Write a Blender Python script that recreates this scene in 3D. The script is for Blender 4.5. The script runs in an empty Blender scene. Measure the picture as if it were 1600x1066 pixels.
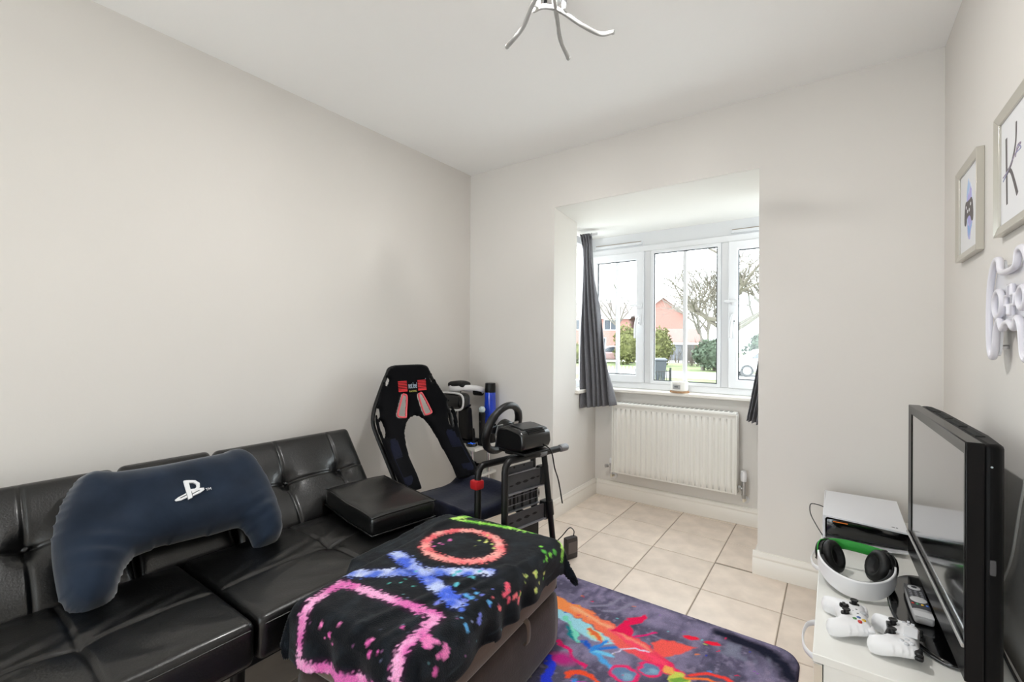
import bpy, bmesh, math, random
import numpy as np
from mathutils import Vector, Matrix, Euler

# ------------------------------------------------------------------ camera, world, exposure
scene = bpy.context.scene
C = scene.collection
PI = math.pi

cam_data = bpy.data.cameras.new('camera')
cam_data.sensor_width = 36.0
cam_data.lens = 707.58 / 1600.0 * 36.0
cam_data.clip_start = 0.05
cam_data.clip_end = 300
cam = bpy.data.objects.new('camera', cam_data)
C.objects.link(cam)
YAW, PITCH, ROLL = 0.6198, 0.0025, -0.0066
cam.matrix_world = (Matrix.Translation((0, 0, 1.154)) @ Matrix.Rotation(YAW, 4, 'Z')
                    @ Matrix.Rotation(PI / 2 + PITCH, 4, 'X') @ Matrix.Rotation(-ROLL, 4, 'Z'))
scene.camera = cam

world = bpy.data.worlds.new('overcast_sky')
scene.world = world
world.use_nodes = True
bg = world.node_tree.nodes['Background']
bg.inputs[0].default_value = (0.94, 0.98, 1.04, 1)
bg.inputs[1].default_value = 8.0

def portal(name, loc, rot, sx, sy):
    d = bpy.data.lights.new(name, 'AREA')
    d.shape = 'RECTANGLE'; d.size = sx; d.size_y = sy
    d.cycles.is_portal = True
    o = bpy.data.objects.new(name, d); C.objects.link(o)
    o.location = loc; o.rotation_euler = rot
    return o
portal('daylight_window', (-0.85, 3.36, 1.35), (-PI / 2, 0, 0), 1.52, 1.10)
portal('daylight_side_window', (-1.66, 3.09, 1.38), (0, -PI / 2, 0), 1.10, .36)
portal('daylight_side_window', (-0.03, 3.09, 1.38), (0, PI / 2, 0), 1.10, .36)
portal('daylight_added_door', (-1.00, -2.70, 1.05), (PI / 2, 0, 0), 1.3, 2.10)  # portal for the added door behind the camera

vs = scene.view_settings
vs.view_transform = 'Standard'
vs.look = 'None'
vs.gamma = 1.0
vs.use_curve_mapping = False
vs.exposure = 0.12
scene.cycles.use_denoising = True
scene.cycles.max_bounces = 6
scene.cycles.diffuse_bounces = 5
scene.cycles.glossy_bounces = 3
scene.cycles.transmission_bounces = 4
scene.cycles.transparent_max_bounces = 8
scene.cycles.caustics_reflective = False
scene.cycles.caustics_refractive = False
scene.cycles.use_adaptive_sampling = True
scene.cycles.adaptive_threshold = 0.045

random.seed(7)
rng = np.random.default_rng(7)

# ------------------------------------------------------------------ helpers: colour and materials
def lin(r, g, b):
    def f(c):
        c /= 255.0
        return c / 12.92 if c <= 0.04045 else ((c + 0.055) / 1.055) ** 2.4
    return (f(r), f(g), f(b))

MATS = {}
def mat(name, rgb, rough=0.5, metal=0.0, spec=0.5, noise=None, bump=None, coat=0.0, sheen=0.0, attr=None,
        rand=0.0, trans=0.0, emit=None, subsurf=0.0, coords='Object', ior=None):
    """rgb is sRGB 0-255; noise=(scale, amount, detail), bump=(scale, strength)."""
    if name in MATS:
        return MATS[name]
    m = bpy.data.materials.new(name); MATS[name] = m
    m.use_nodes = True
    nt = m.node_tree; nd = nt.nodes; lk = nt.links
    b = nd['Principled BSDF']
    col = (*lin(*rgb), 1)
    b.inputs['Base Color'].default_value = col
    b.inputs['Roughness'].default_value = rough
    b.inputs['Metallic'].default_value = metal
    b.inputs['Specular IOR Level'].default_value = spec
    if coat:
        b.inputs['Coat Weight'].default_value = coat; b.inputs['Coat Roughness'].default_value = 0.12
    if sheen:
        b.inputs['Sheen Weight'].default_value = sheen; b.inputs['Sheen Roughness'].default_value = 0.45
    if trans:
        b.inputs['Transmission Weight'].default_value = trans
    if ior:
        b.inputs['IOR'].default_value = ior
    if emit:
        b.inputs['Emission Color'].default_value = (*lin(*emit[0]), 1); b.inputs['Emission Strength'].default_value = emit[1]
    tc = None
    def coord():
        nonlocal tc
        if tc is None:
            tc = nd.new('ShaderNodeTexCoord')
        return tc.outputs[coords]
    src = None
    if attr:
        a = nd.new('ShaderNodeAttribute'); a.attribute_name = attr
        src = a.outputs['Color']
    if noise:
        n = nd.new('ShaderNodeTexNoise'); n.inputs['Scale'].default_value = noise[0]
        n.inputs['Detail'].default_value = noise[2] if len(noise) > 2 else 4
        lk.new(coord(), n.inputs['Vector'])
        mr = nd.new('ShaderNodeMapRange')
        mr.inputs['From Min'].default_value = 0.3; mr.inputs['From Max'].default_value = 0.7
        mr.inputs['To Min'].default_value = 1 - noise[1]; mr.inputs['To Max'].default_value = 1 + noise[1]
        lk.new(n.outputs['Fac'], mr.inputs['Value'])
        mx = nd.new('ShaderNodeVectorMath'); mx.operation = 'SCALE'
        if src is None:
            mx.inputs[0].default_value = col[:3]
        else:
            lk.new(src, mx.inputs[0])
        lk.new(mr.outputs['Result'], mx.inputs['Scale'])
        src = mx.outputs['Vector']
    if rand:
        oi = nd.new('ShaderNodeObjectInfo')
        mr = nd.new('ShaderNodeMapRange'); mr.inputs['To Min'].default_value = 1 - rand; mr.inputs['To Max'].default_value = 1 + rand
        lk.new(oi.outputs['Random'], mr.inputs['Value'])
        mx = nd.new('ShaderNodeVectorMath'); mx.operation = 'SCALE'
        if src is None:
            mx.inputs[0].default_value = col[:3]
        else:
            lk.new(src, mx.inputs[0])
        lk.new(mr.outputs['Result'], mx.inputs['Scale'])
        src = mx.outputs['Vector']
    if src is not None:
        lk.new(src, b.inputs['Base Color'])
    if bump:
        n = nd.new('ShaderNodeTexNoise'); n.inputs['Scale'].default_value = bump[0]; n.inputs['Detail'].default_value = 5
        lk.new(coord(), n.inputs['Vector'])
        bp = nd.new('ShaderNodeBump'); bp.inputs['Strength'].default_value = bump[1]; bp.inputs['Distance'].default_value = 0.01
        lk.new(n.outputs['Fac'], bp.inputs['Height']); lk.new(bp.outputs['Normal'], b.inputs['Normal'])
    return m

def glass_mat(name, tint=(250, 253, 252)):
    if name in MATS:
        return MATS[name]
    m = bpy.data.materials.new(name); MATS[name] = m; m.use_nodes = True
    nt = m.node_tree; nd = nt.nodes; lk = nt.links
    nd.remove(nd['Principled BSDF'])
    t = nd.new('ShaderNodeBsdfTransparent'); t.inputs[0].default_value = (*lin(*tint), 1)
    g = nd.new('ShaderNodeBsdfGlossy'); g.inputs['Roughness'].default_value = 0.02
    lw = nd.new('ShaderNodeLayerWeight'); lw.inputs['Blend'].default_value = 0.5
    pw = nd.new('ShaderNodeMath'); pw.operation = 'POWER'; pw.inputs[1].default_value = 5.0
    ma = nd.new('ShaderNodeMath'); ma.operation = 'MULTIPLY_ADD'; ma.inputs[1].default_value = 0.8; ma.inputs[2].default_value = 0.03
    mx = nd.new('ShaderNodeMixShader')
    lk.new(lw.outputs['Facing'], pw.inputs[0]); lk.new(pw.outputs[0], ma.inputs[0])
    lk.new(ma.outputs[0], mx.inputs[0]); lk.new(t.outputs[0], mx.inputs[1]); lk.new(g.outputs[0], mx.inputs[2])
    lk.new(mx.outputs[0], nd['Material Output'].inputs['Surface'])
    return m

# ------------------------------------------------------------------ helpers: mesh building
class MB:
    def __init__(self):
        self.v = []; self.f = []
    def add(self, vs_, fs_):
        o = len(self.v)
        self.v += [tuple(p) for p in vs_]
        self.f += [tuple(i + o for i in f) for f in fs_]
        return self
    def box(self, c, s, M=None):
        x, y, z = s[0] / 2, s[1] / 2, s[2] / 2
        P = [Vector((a * x, b * y, d * z)) for d in (-1, 1) for b in (-1, 1) for a in (-1, 1)]
        if M is not None:
            P = [M @ p for p in P]
        c = Vector(c)
        return self.add([p + c for p in P], [(0, 2, 3, 1), (4, 5, 7, 6), (0, 1, 5, 4), (2, 6, 7, 3), (0, 4, 6, 2), (1, 3, 7, 5)])
    def bb(self, x0, x1, y0, y1, z0, z1):
        return self.box(((x0 + x1) / 2, (y0 + y1) / 2, (z0 + z1) / 2), (abs(x1 - x0), abs(y1 - y0), abs(z1 - z0)))
    def rbox(self, c, s, r, n=(8, 8, 4), M=None, deform=None):
        """rounded box with subdivided faces; deform(p) works in local coordinates."""
        idx = {}; vs_ = []; fs_ = []
        h = [s[0] / 2, s[1] / 2, s[2] / 2]
        def vid(i, j, k):
            key = (i, j, k)
            if key not in idx:
                p = Vector((-h[0] + s[0] * i / n[0], -h[1] + s[1] * j / n[1], -h[2] + s[2] * k / n[2]))
                inn = Vector([max(-h[a] + r, min(h[a] - r, p[a])) for a in range(3)])
                d = p - inn
                if d.length > 1e-9:
                    p = inn + d.normalized() * r
                if deform:
                    p = Vector(deform(p))
                if M is not None:
                    p = M @ p
                idx[key] = len(vs_); vs_.append(p + Vector(c))
            return idx[key]
        for i in range(n[0]):
            for j in range(n[1]):
                fs_.append((vid(i, j, 0), vid(i, j + 1, 0), vid(i + 1, j + 1, 0), vid(i + 1, j, 0)))
                fs_.append((vid(i, j, n[2]), vid(i + 1, j, n[2]), vid(i + 1, j + 1, n[2]), vid(i, j + 1, n[2])))
        for i in range(n[0]):
            for k in range(n[2]):
                fs_.append((vid(i, 0, k), vid(i + 1, 0, k), vid(i + 1, 0, k + 1), vid(i, 0, k + 1)))
                fs_.append((vid(i, n[1], k), vid(i, n[1], k + 1), vid(i + 1, n[1], k + 1), vid(i + 1, n[1], k)))
        for j in range(n[1]):
            for k in range(n[2]):
                fs_.append((vid(0, j, k), vid(0, j, k + 1), vid(0, j + 1, k + 1), vid(0, j + 1, k)))
                fs_.append((vid(n[0], j, k), vid(n[0], j + 1, k), vid(n[0], j + 1, k + 1), vid(n[0], j, k + 1)))
        return self.add(vs_, fs_)
    def tube(self, pts, r, n=10, closed=False, squash=None):
        pts = [Vector(p) for p in pts]; m = len(pts)
        rr = r if isinstance(r, (list, tuple)) else [r] * m
        T = []
        for i in range(m):
            a = pts[(i - 1) % m] if (closed or i > 0) else pts[i]
            b = pts[(i + 1) % m] if (closed or i < m - 1) else pts[i]
            t = (b - a)
            T.append(t.normalized() if t.length > 1e-9 else Vector((0, 0, 1)))
        up = Vector((0, 0, 1)) if abs(T[0].z) < 0.9 else Vector((1, 0, 0))
        N = (up - T[0] * up.dot(T[0])).normalized()
        vs_ = []; fs_ = []
        for i in range(m):
            N = (N - T[i] * N.dot(T[i]))
            N = N.normalized() if N.length > 1e-6 else T[i].orthogonal().normalized()
            B = T[i].cross(N)
            for k in range(n):
                a = 2 * PI * k / n
                q = squash or (1, 1)
                vs_.append(pts[i] + (N * math.cos(a) * q[0] + B * math.sin(a) * q[1]) * rr[i])
        for i in range(m if closed else m - 1):
            j = (i + 1) % m
            for k in range(n):
                l = (k + 1) % n
                fs_.append((i * n + k, i * n + l, j * n + l, j * n + k))
        if not closed:
            fs_.append(tuple(reversed(range(n)))); fs_.append(tuple(range((m - 1) * n, m * n)))
        return self.add(vs_, fs_)
    def cyl(self, p0, p1, r0, r1=None, n=20):
        r1 = r0 if r1 is None else r1
        p0 = Vector(p0); p1 = Vector(p1); t = (p1 - p0).normalized()
        N = t.orthogonal().normalized(); B = t.cross(N)
        vs_ = [p0 + (N * math.cos(2 * PI * k / n) + B * math.sin(2 * PI * k / n)) * r0 for k in range(n)]
        vs_ += [p1 + (N * math.cos(2 * PI * k / n) + B * math.sin(2 * PI * k / n)) * r1 for k in range(n)]
        fs_ = [(k, (k + 1) % n, n + (k + 1) % n, n + k) for k in range(n)] + [tuple(reversed(range(n))), tuple(range(n, 2 * n))]
        return self.add(vs_, fs_)
    def lathe(self, prof, n=24, c=(0, 0, 0), M=None):
        """prof: (radius, z) from bottom to top, capped at both ends."""
        vs_ = []; fs_ = []; m = len(prof)
        for r, z in prof:
            for k in range(n):
                a = 2 * PI * k / n
                p = Vector((r * math.cos(a), r * math.sin(a), z))
                if M is not None:
                    p = M @ p
                vs_.append(p + Vector(c))
        for i in range(m - 1):
            for k in range(n):
                l = (k + 1) % n
                fs_.append((i * n + k, i * n + l, (i + 1) * n + l, (i + 1) * n + k))
        fs_.append(tuple(reversed(range(n)))); fs_.append(tuple(range((m - 1) * n, m * n)))
        return self.add(vs_, fs_)
    def prism(self, poly, a, b, axis='z', M=None):
        """poly in the plane across axis; z: (x,y), y: (x,z), x: (y,z)."""
        def mk(p, h):
            q = {'z': (p[0], p[1], h), 'y': (p[0], h, p[1]), 'x': (h, p[0], p[1])}[axis]
            return M @ Vector(q) if M is not None else Vector(q)
        n = len(poly)
        vs_ = [mk(p, a) for p in poly] + [mk(p, b) for p in poly]
        fs_ = [(k, (k + 1) % n, n + (k + 1) % n, n + k) for k in range(n)] + [tuple(reversed(range(n))), tuple(range(n, 2 * n))]
        return self.add(vs_, fs_)
    def sphere(self, c, r, sc=(1, 1, 1), nu=20, nv=12, M=None):
        vs_ = []; fs_ = []
        for j in range(1, nv):
            t = PI * j / nv
            for i in range(nu):
                a = 2 * PI * i / nu
                vs_.append(Vector((r * sc[0] * math.sin(t) * math.cos(a), r * sc[1] * math.sin(t) * math.sin(a), r * sc[2] * math.cos(t))))
        vs_.append(Vector((0, 0, r * sc[2]))); vs_.append(Vector((0, 0, -r * sc[2])))
        if M is not None:
            vs_ = [M @ p for p in vs_]
        vs_ = [p + Vector(c) for p in vs_]
        for j in range(nv - 2):
            for i in range(nu):
                l = (i + 1) % nu
                fs_.append((j * nu + i, (j + 1) * nu + i, (j + 1) * nu + l, j * nu + l))
        a, b = len(vs_) - 2, len(vs_) - 1
        for i in range(nu):
            l = (i + 1) % nu
            fs_.append((a, i, l)); fs_.append((b, (nv - 2) * nu + l, (nv - 2) * nu + i))
        return self.add(vs_, fs_)
    def grid(self, fn, nu, nv, closed_u=False):
        vs_ = []; fs_ = []
        for j in range(nv + 1):
            for i in range(nu + (0 if closed_u else 1)):
                vs_.append(fn(i / nu, j / nv))
        w = nu if closed_u else nu + 1
        for j in range(nv):
            for i in range(nu):
                k = (i + 1) % w
                fs_.append((j * w + i, j * w + k, (j + 1) * w + k, (j + 1) * w + i))
        return self.add(vs_, fs_)
    def puff(self, loops, T, R, step, fn, flat=0.0, back=1.0):
        """cushioned sheet inside loops[0] minus the other loops; fn(u, v, h) -> point; h in -T..T"""
        L = [np.array(l, float) for l in loops]
        lo = L[0].min(0) - step; hi = L[0].max(0) + step
        nx = int((hi[0] - lo[0]) / step) + 2; ny = int((hi[1] - lo[1]) / step) + 2
        X, Y = np.meshgrid(lo[0] + np.arange(nx) * step, lo[1] + np.arange(ny) * step, indexing='ij')
        ins = np.zeros(X.shape, bool)
        seg = []
        for l in L:
            a = l; b = np.roll(l, -1, 0)
            seg.append(np.hstack([a, b]))
            for (x1, y1), (x2, y2) in zip(a, b):
                if y1 == y2:
                    continue
                cnd = ((Y < y1) != (Y < y2)) & (X < (x2 - x1) * (Y - y1) / (y2 - y1) + x1)
                ins ^= cnd
        seg = np.vstack(seg)
        cell = ins[:-1, :-1] & ins[1:, :-1] & ins[1:, 1:] & ins[:-1, 1:]
        used = np.zeros(X.shape, bool)
        used[:-1, :-1] |= cell; used[1:, :-1] |= cell; used[1:, 1:] |= cell; used[:-1, 1:] |= cell
        cnt = np.zeros(X.shape, int)
        cnt[:-1, :-1] += cell; cnt[1:, :-1] += cell; cnt[1:, 1:] += cell; cnt[:-1, 1:] += cell
        ii = np.argwhere(used)
        P = np.stack([X[used], Y[used]], 1)
        A = seg[:, :2]; D = seg[:, 2:] - A; dd = (D ** 2).sum(1) + 1e-12
        t = np.clip(((P[:, None, :] - A[None]) * D[None]).sum(2) / dd[None], 0, 1)
        Q = A[None] + t[..., None] * D[None]
        dist = np.sqrt(((P[:, None, :] - Q) ** 2).sum(2))
        k = dist.argmin(1); near = Q[np.arange(len(P)), k]; d = dist[np.arange(len(P)), k]
        edge = cnt[used] < 4
        P[edge] = near[edge]; d[edge] = 0
        q = np.clip(d / R, 0, 1)
        h = T * np.sqrt(np.clip(1 - (1 - q) ** 2, 0, 1)) + flat
        vid = -np.ones(X.shape, int); vid[used] = np.arange(len(P))
        vs_ = [fn(P[i, 0], P[i, 1], h[i]) for i in range(len(P))]
        bid = np.arange(len(P)).copy()
        for i in range(len(P)):
            if not edge[i] or flat > 0:
                bid[i] = len(vs_); vs_.append(fn(P[i, 0], P[i, 1], -h[i] * back))
        fs_ = []
        es = {}
        for i, j in np.argwhere(cell):
            q4 = (vid[i, j], vid[i + 1, j], vid[i + 1, j + 1], vid[i, j + 1])
            fs_.append(q4); fs_.append(tuple(bid[x] for x in reversed(q4)))
            if flat > 0:
                for a, b in zip(q4, q4[1:] + q4[:1]):
                    if (b, a) in es: del es[(b, a)]
                    else: es[(a, b)] = 1
        if flat > 0:
            for a, b in es:
                fs_.append((b, a, bid[a], bid[b]))
        return self.add(vs_, [tuple(int(x) for x in f) for f in fs_])
    def build(self, name, material, parent=None, smooth=True, angle=35, bevel=0.0, sub=0, loc=None, rot=None, world=None, label=None, kind=None, seg=2):
        me = bpy.data.meshes.new(name)
        off = Vector((0, 0, 0))
        root = parent
        while root is not None and root.parent is not None:
            root = root.parent
        if root is not None and root.get('_w'):
            off = root.location
        me.from_pydata([tuple(Vector(p) - off) for p in self.v], [], self.f)
        me.validate()
        me.update()
        o = bpy.data.objects.new(name, me); C.objects.link(o)
        if material is not None:
            me.materials.append(material)
        if smooth:
            me.polygons.foreach_set('use_smooth', [True] * len(me.polygons))
            if angle < 180:
                me.set_sharp_from_angle(angle=math.radians(angle))
        if parent is not None:
            o.parent = parent
        if loc is not None:
            o.location = loc
        if rot is not None:
            o.rotation_euler = rot
        if bevel:
            b = o.modifiers.new('bevel', 'BEVEL'); b.width = bevel; b.segments = seg; b.limit_method = 'ANGLE'; b.angle_limit = math.radians(40)
        if sub:
            s = o.modifiers.new('sub', 'SUBSURF'); s.levels = sub; s.render_levels = sub
        if label:
            o['label'] = label
        if kind:
            o['kind'] = kind
        return o

def tag(o, label, cat, group=None, kind=None):
    o['label'] = label; o['category'] = cat
    if group: o['group'] = group
    if kind: o['kind'] = kind
    return o
def thing(name, label, cat, loc=(0, 0, 0), rotz=0.0, group=None, w=False):
    """an Empty at the thing's base; w=True: its parts are given in room coordinates"""
    o = bpy.data.objects.new(name, None); C.objects.link(o)
    o.empty_display_size = 0.1
    o.location = loc; o.rotation_euler = (0, 0, rotz)
    tag(o, label, cat, group)
    if w: o['_w'] = 1
    return o
def struct(mb, name, m, **k):
    o = mb.build(name, m, **k)
    o['kind'] = 'structure'
    return o
def copy_tree(o, parent=None):
    c = o.copy(); C.objects.link(c)
    if parent is not None: c.parent = parent
    for ch in [x for x in bpy.data.objects if x.parent == o]:
        copy_tree(ch, c)
    return c
def smooth_path(pts, n=8, closed=False):
    """Catmull-Rom through the points"""
    P = [Vector(p) for p in pts]; m = len(P); out = []
    rngm = m if closed else m - 1
    for i in range(rngm):
        p1 = P[i]; p2 = P[(i + 1) % m]
        p0 = P[(i - 1) % m] if (closed or i > 0) else p1 + (p1 - p2)
        p3 = P[(i + 2) % m] if (closed or i < m - 2) else p2 + (p2 - p1)
        for k in range(n):
            t = k / n
            out.append(0.5 * ((2 * p1) + (p2 - p0) * t + (2 * p0 - 5 * p1 + 4 * p2 - p3) * t * t + (3 * p1 - p0 - 3 * p2 + p3) * t ** 3))
    if not closed:
        out.append(P[-1])
    return out
def smooth2(pts, n=6):
    return [(p.x, p.y) for p in smooth_path([(a, b, 0) for a, b in pts], n, True)]
def text(body, name, m, parent, size, loc, rot, extrude=0.0004, sx=1.0, align='CENTER'):
    cu = bpy.data.curves.new(name, 'FONT'); cu.body = body; cu.size = size; cu.extrude = extrude
    cu.align_x = align; cu.align_y = 'CENTER'
    cu.materials.append(m)
    tmp = bpy.data.objects.new(name, cu); C.objects.link(tmp)
    me = bpy.data.meshes.new_from_object(tmp.evaluated_get(bpy.context.evaluated_depsgraph_get()))
    bpy.data.objects.remove(tmp)
    me.materials.clear(); me.materials.append(m)
    o = bpy.data.objects.new(name, me); C.objects.link(o)
    o.parent = parent; o.location = loc; o.rotation_euler = rot; o.scale = (sx, 1, 1)
    return o

# value noise for printed cloth
_perm = rng.random((256, 256))
def vnoise(x, y):
    x = np.asarray(x, float); y = np.asarray(y, float)
    xi = np.floor(x).astype(int); yi = np.floor(y).astype(int); fx = x - xi; fy = y - yi
    fx = fx * fx * (3 - 2 * fx); fy = fy * fy * (3 - 2 * fy)
    g = lambda a, b: _perm[a % 256, b % 256]
    return (g(xi, yi) * (1 - fx) + g(xi + 1, yi) * fx) * (1 - fy) + (g(xi, yi + 1) * (1 - fx) + g(xi + 1, yi + 1) * fx) * fy
def fbm(x, y, o=4):
    s = 0; a = 0.5; t = 0
    for i in range(o):
        s = s + a * vnoise(x * 2 ** i + 17 * i, y * 2 ** i + 9 * i); t += a; a *= 0.5
    return s / t
def d_seg(x, y, pts, closed=False):
    """distance from (x, y) to a polyline"""
    P = np.array(pts, float); B = np.roll(P, -1, 0) if closed else P[1:]
    A = P if closed else P[:-1]
    best = np.full(np.shape(x), 1e9)
    for a, b in zip(A, B):
        d = b - a; L = (d ** 2).sum() + 1e-12
        t = np.clip(((x - a[0]) * d[0] + (y - a[1]) * d[1]) / L, 0, 1)
        best = np.minimum(best, np.hypot(x - a[0] - t * d[0], y - a[1] - t * d[1]))
    return best
def in_poly(x, y, poly):
    ins = np.zeros(np.shape(x), bool); P = np.array(poly, float)
    for (x1, y1), (x2, y2) in zip(P, np.roll(P, -1, 0)):
        if y1 == y2: continue
        ins ^= ((y < y1) != (y < y2)) & (x < (x2 - x1) * (y - y1) / (y2 - y1) + x1)
    return ins
def sd_poly(x, y, poly):
    d = d_seg(x, y, poly, True)
    return np.where(in_poly(x, y, poly), -d, d)
def paint(col, mask, rgb):
    m = np.clip(mask, 0, 1)[:, None]
    return col * (1 - m) + np.array(rgb)[None] * m
def set_colors(o, col, name='print'):
    a = o.data.color_attributes.new(name, 'FLOAT_COLOR', 'POINT')
    a.data.foreach_set('color', np.hstack([col, np.ones((len(col), 1))]).astype(np.float32).ravel())

# ------------------------------------------------------------------ materials
WALL = mat('wall_paint', (228, 224, 219), 0.85, spec=0.2, bump=(60, 0.03), noise=(2.0, 0.012))
CEIL = mat('ceiling_paint', (252, 252, 251), 0.9, spec=0.2, bump=(40, 0.04))
TRIM = mat('gloss_trim', (238, 233, 225), 0.35, spec=0.5)
GROUT = mat('grout', (150, 138, 124), 0.9)
TILE = mat('stone_tile', (230, 215, 201), 0.27, spec=0.55, noise=(9.0, 0.10, 6), rand=0.045, bump=(45, 0.06))
UPVC = mat('window_upvc', (226, 227, 229), 0.3, spec=0.5)
GLASS = glass_mat('window_glass')
BLACKPL = mat('black_plastic', (8, 8, 9), 0.42, spec=.4)
GLOSSBLK = mat('gloss_black', (8, 8, 9), 0.08, coat=0.5)
WHITEPL = mat('white_plastic', (236, 236, 238), 0.35)
WHITELAM = mat('white_laminate', (236, 235, 230), 0.3, spec=0.45)
CHROME = mat('chrome', (215, 215, 218), 0.16, metal=1.0)
BRUSHED = mat('brushed_metal', (188, 188, 188), 0.38, metal=1.0)
BLKMETAL = mat('black_powder_coat', (8, 8, 9), 0.42, spec=0.4)
GREYPLATE = mat('charcoal_plate', (60, 60, 64), 0.45, spec=0.45, noise=(20, 0.06))

# ------------------------------------------------------------------ room shell
XL, XR, YB, H = -2.230, 0.369, 2.579, 2.40
YF = -2.60                                    # wall behind the camera
RL, RR, RT, YR = -1.505, -0.3145, 2.043, 3.224   # bay recess
WO0, WO1 = -1.615, -0.085                     # window unit in the bay
SILL = 0.815
YW = 3.29

floor = struct(MB().bb(XL - .1, XR + .1, YF - .1, YB, -0.10, -0.004), 'floor', GROUT, smooth=False)
floor_bay = MB().bb(RL - .1, RR + .1, YB, YR + .1, -0.10, -0.004).build('grout_bed', GROUT, floor, smooth=False)
# floor tiles: one object each, cut where they meet a wall
TP, TQ, OX, OY = 0.3283, 0.3082, -1.1674, 3.1813
shared = {}
def tile(x0, x1, y0, y1):
    g = 0.0022
    w, l = x1 - x0 - 2 * g, y1 - y0 - 2 * g
    if w < 0.012 or l < 0.012: return
    key = (round(w, 3), round(l, 3))
    if key not in shared:
        b = 0.003
        vs_ = [(-w/2, -l/2, -.008), (w/2, -l/2, -.008), (w/2, l/2, -.008), (-w/2, l/2, -.008),
               (-w/2, -l/2, -.0018), (w/2, -l/2, -.0018), (w/2, l/2, -.0018), (-w/2, l/2, -.0018),
               (-w/2+b, -l/2+b, 0), (w/2-b, -l/2+b, 0), (w/2-b, l/2-b, 0), (-w/2+b, l/2-b, 0)]
        fs_ = [(0, 1, 5, 4), (1, 2, 6, 5), (2, 3, 7, 6), (3, 0, 4, 7), (4, 5, 9, 8), (5, 6, 10, 9), (6, 7, 11, 10), (7, 4, 8, 11), (8, 9, 10, 11)]
        me = bpy.data.meshes.new('tile'); me.from_pydata(vs_, [], fs_); me.update(); me.materials.append(TILE)
        shared[key] = me
    o = bpy.data.objects.new('tile', shared[key]); C.objects.link(o)
    o.location = ((x0 + x1) / 2, (y0 + y1) / 2, random.uniform(-.0004, .0004)); o.parent = floor
for i in range(-5, 7):
    for j in range(-2, 20):
        x0, x1 = OX + i * TP, OX + (i + 1) * TP
        y1, y0 = OY - j * TQ, OY - (j + 1) * TQ
        a0, a1 = max(x0, XL), min(x1, XR); b0, b1 = max(y0, YF), min(y1, YB)
        if a1 > a0 and b1 > b0:
            tile(a0, a1, b0, b1 if not (y1 > YB and x0 >= RL and x1 <= RR) else min(y1, YR))
            if y1 > YB and x0 >= RL and x1 <= RR: continue
        a0, a1 = max(x0, RL), min(x1, RR); b0, b1 = max(y0, YB), min(y1, YR)
        if a1 > a0 and b1 > b0: tile(a0, a1, b0, b1)

struct(MB().bb(XL - .1, XR + .1, YF - .1, YB + .12, H, H + .1), 'ceiling', CEIL, smooth=False)
struct(MB().bb(XL - .12, XL, YF - .1, YB + .12, 0, H), 'wall_left', WALL, smooth=False)
struct(MB().bb(XR, XR + .12, YF - .1, YB + .12, 0, H), 'wall_right', WALL, smooth=False)
struct(MB().prism([(XL, 0), (RL, 0), (RL, RT), (RR, RT), (RR, 0), (XR, 0), (XR, H), (XL, H)], YB, YB + .012, 'y'), 'wall_back', WALL, smooth=False)
# wall behind the camera with an unseen glazed door, added for fill daylight
DX0, DX1, DZ = -1.65, -0.35, 2.10
struct(MB().prism([(XL, 0), (DX0, 0), (DX0, DZ), (DX1, DZ), (DX1, 0), (XR, 0), (XR, H), (XL, H)], YF - .12, YF, 'y'), 'wall_rear', WALL, smooth=False)
pd = struct(MB().prism([(DX0, 0), (DX1, 0), (DX1, DZ), (DX0, DZ)], YF - .075, YF - .070, 'y'), 'added_door_1', GLASS, smooth=False)
pd['label'] = 'unseen glazed door added behind the camera to let in daylight'
for a, b in ((DX0, DX0 + .07), (DX1 - .07, DX1), ((DX0 + DX1) / 2 - .05, (DX0 + DX1) / 2 + .05)):
    MB().bb(a, b, YF - .10, YF - .04, 0.07, DZ - .07).build('door_stile', UPVC, pd, bevel=.004)
for a, b in ((0, .07), (DZ - .07, DZ)):
    MB().bb(DX0, DX1, YF - .10, YF - .04, a, b).build('door_rail', UPVC, pd, bevel=.004)

# bay: cheek walls (full height near the room, dwarf wall under the side lights), soffit, dwarf wall under the window
BE = YW + .05
for nm, xa, xb in (('wall_bay_left', RL - .17, RL), ('wall_bay_right', RR, RR + .27)):
    struct(MB().prism([(YB + .012, 0), (BE, 0), (BE, SILL - .025), (2.90, SILL - .025), (2.90, 2.10), (YB + .012, 2.10)], xa, xb, 'x'), nm, WALL, smooth=False)
struct(MB().bb(RL, RR, YR, BE, 0, SILL - .025), 'wall_bay', WALL, smooth=False)
# soffit slopes gently down to the window head
struct(MB().prism([(YB + .012, RT - .0013), (BE + .05, 1.958), (BE + .05, 2.20), (YB + .012, 2.20)], RL - .17, RR + .27, 'x'), 'ceiling_bay', mat('bay_soffit_paint', (228, 226, 221), .9, spec=.2), smooth=False)

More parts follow.
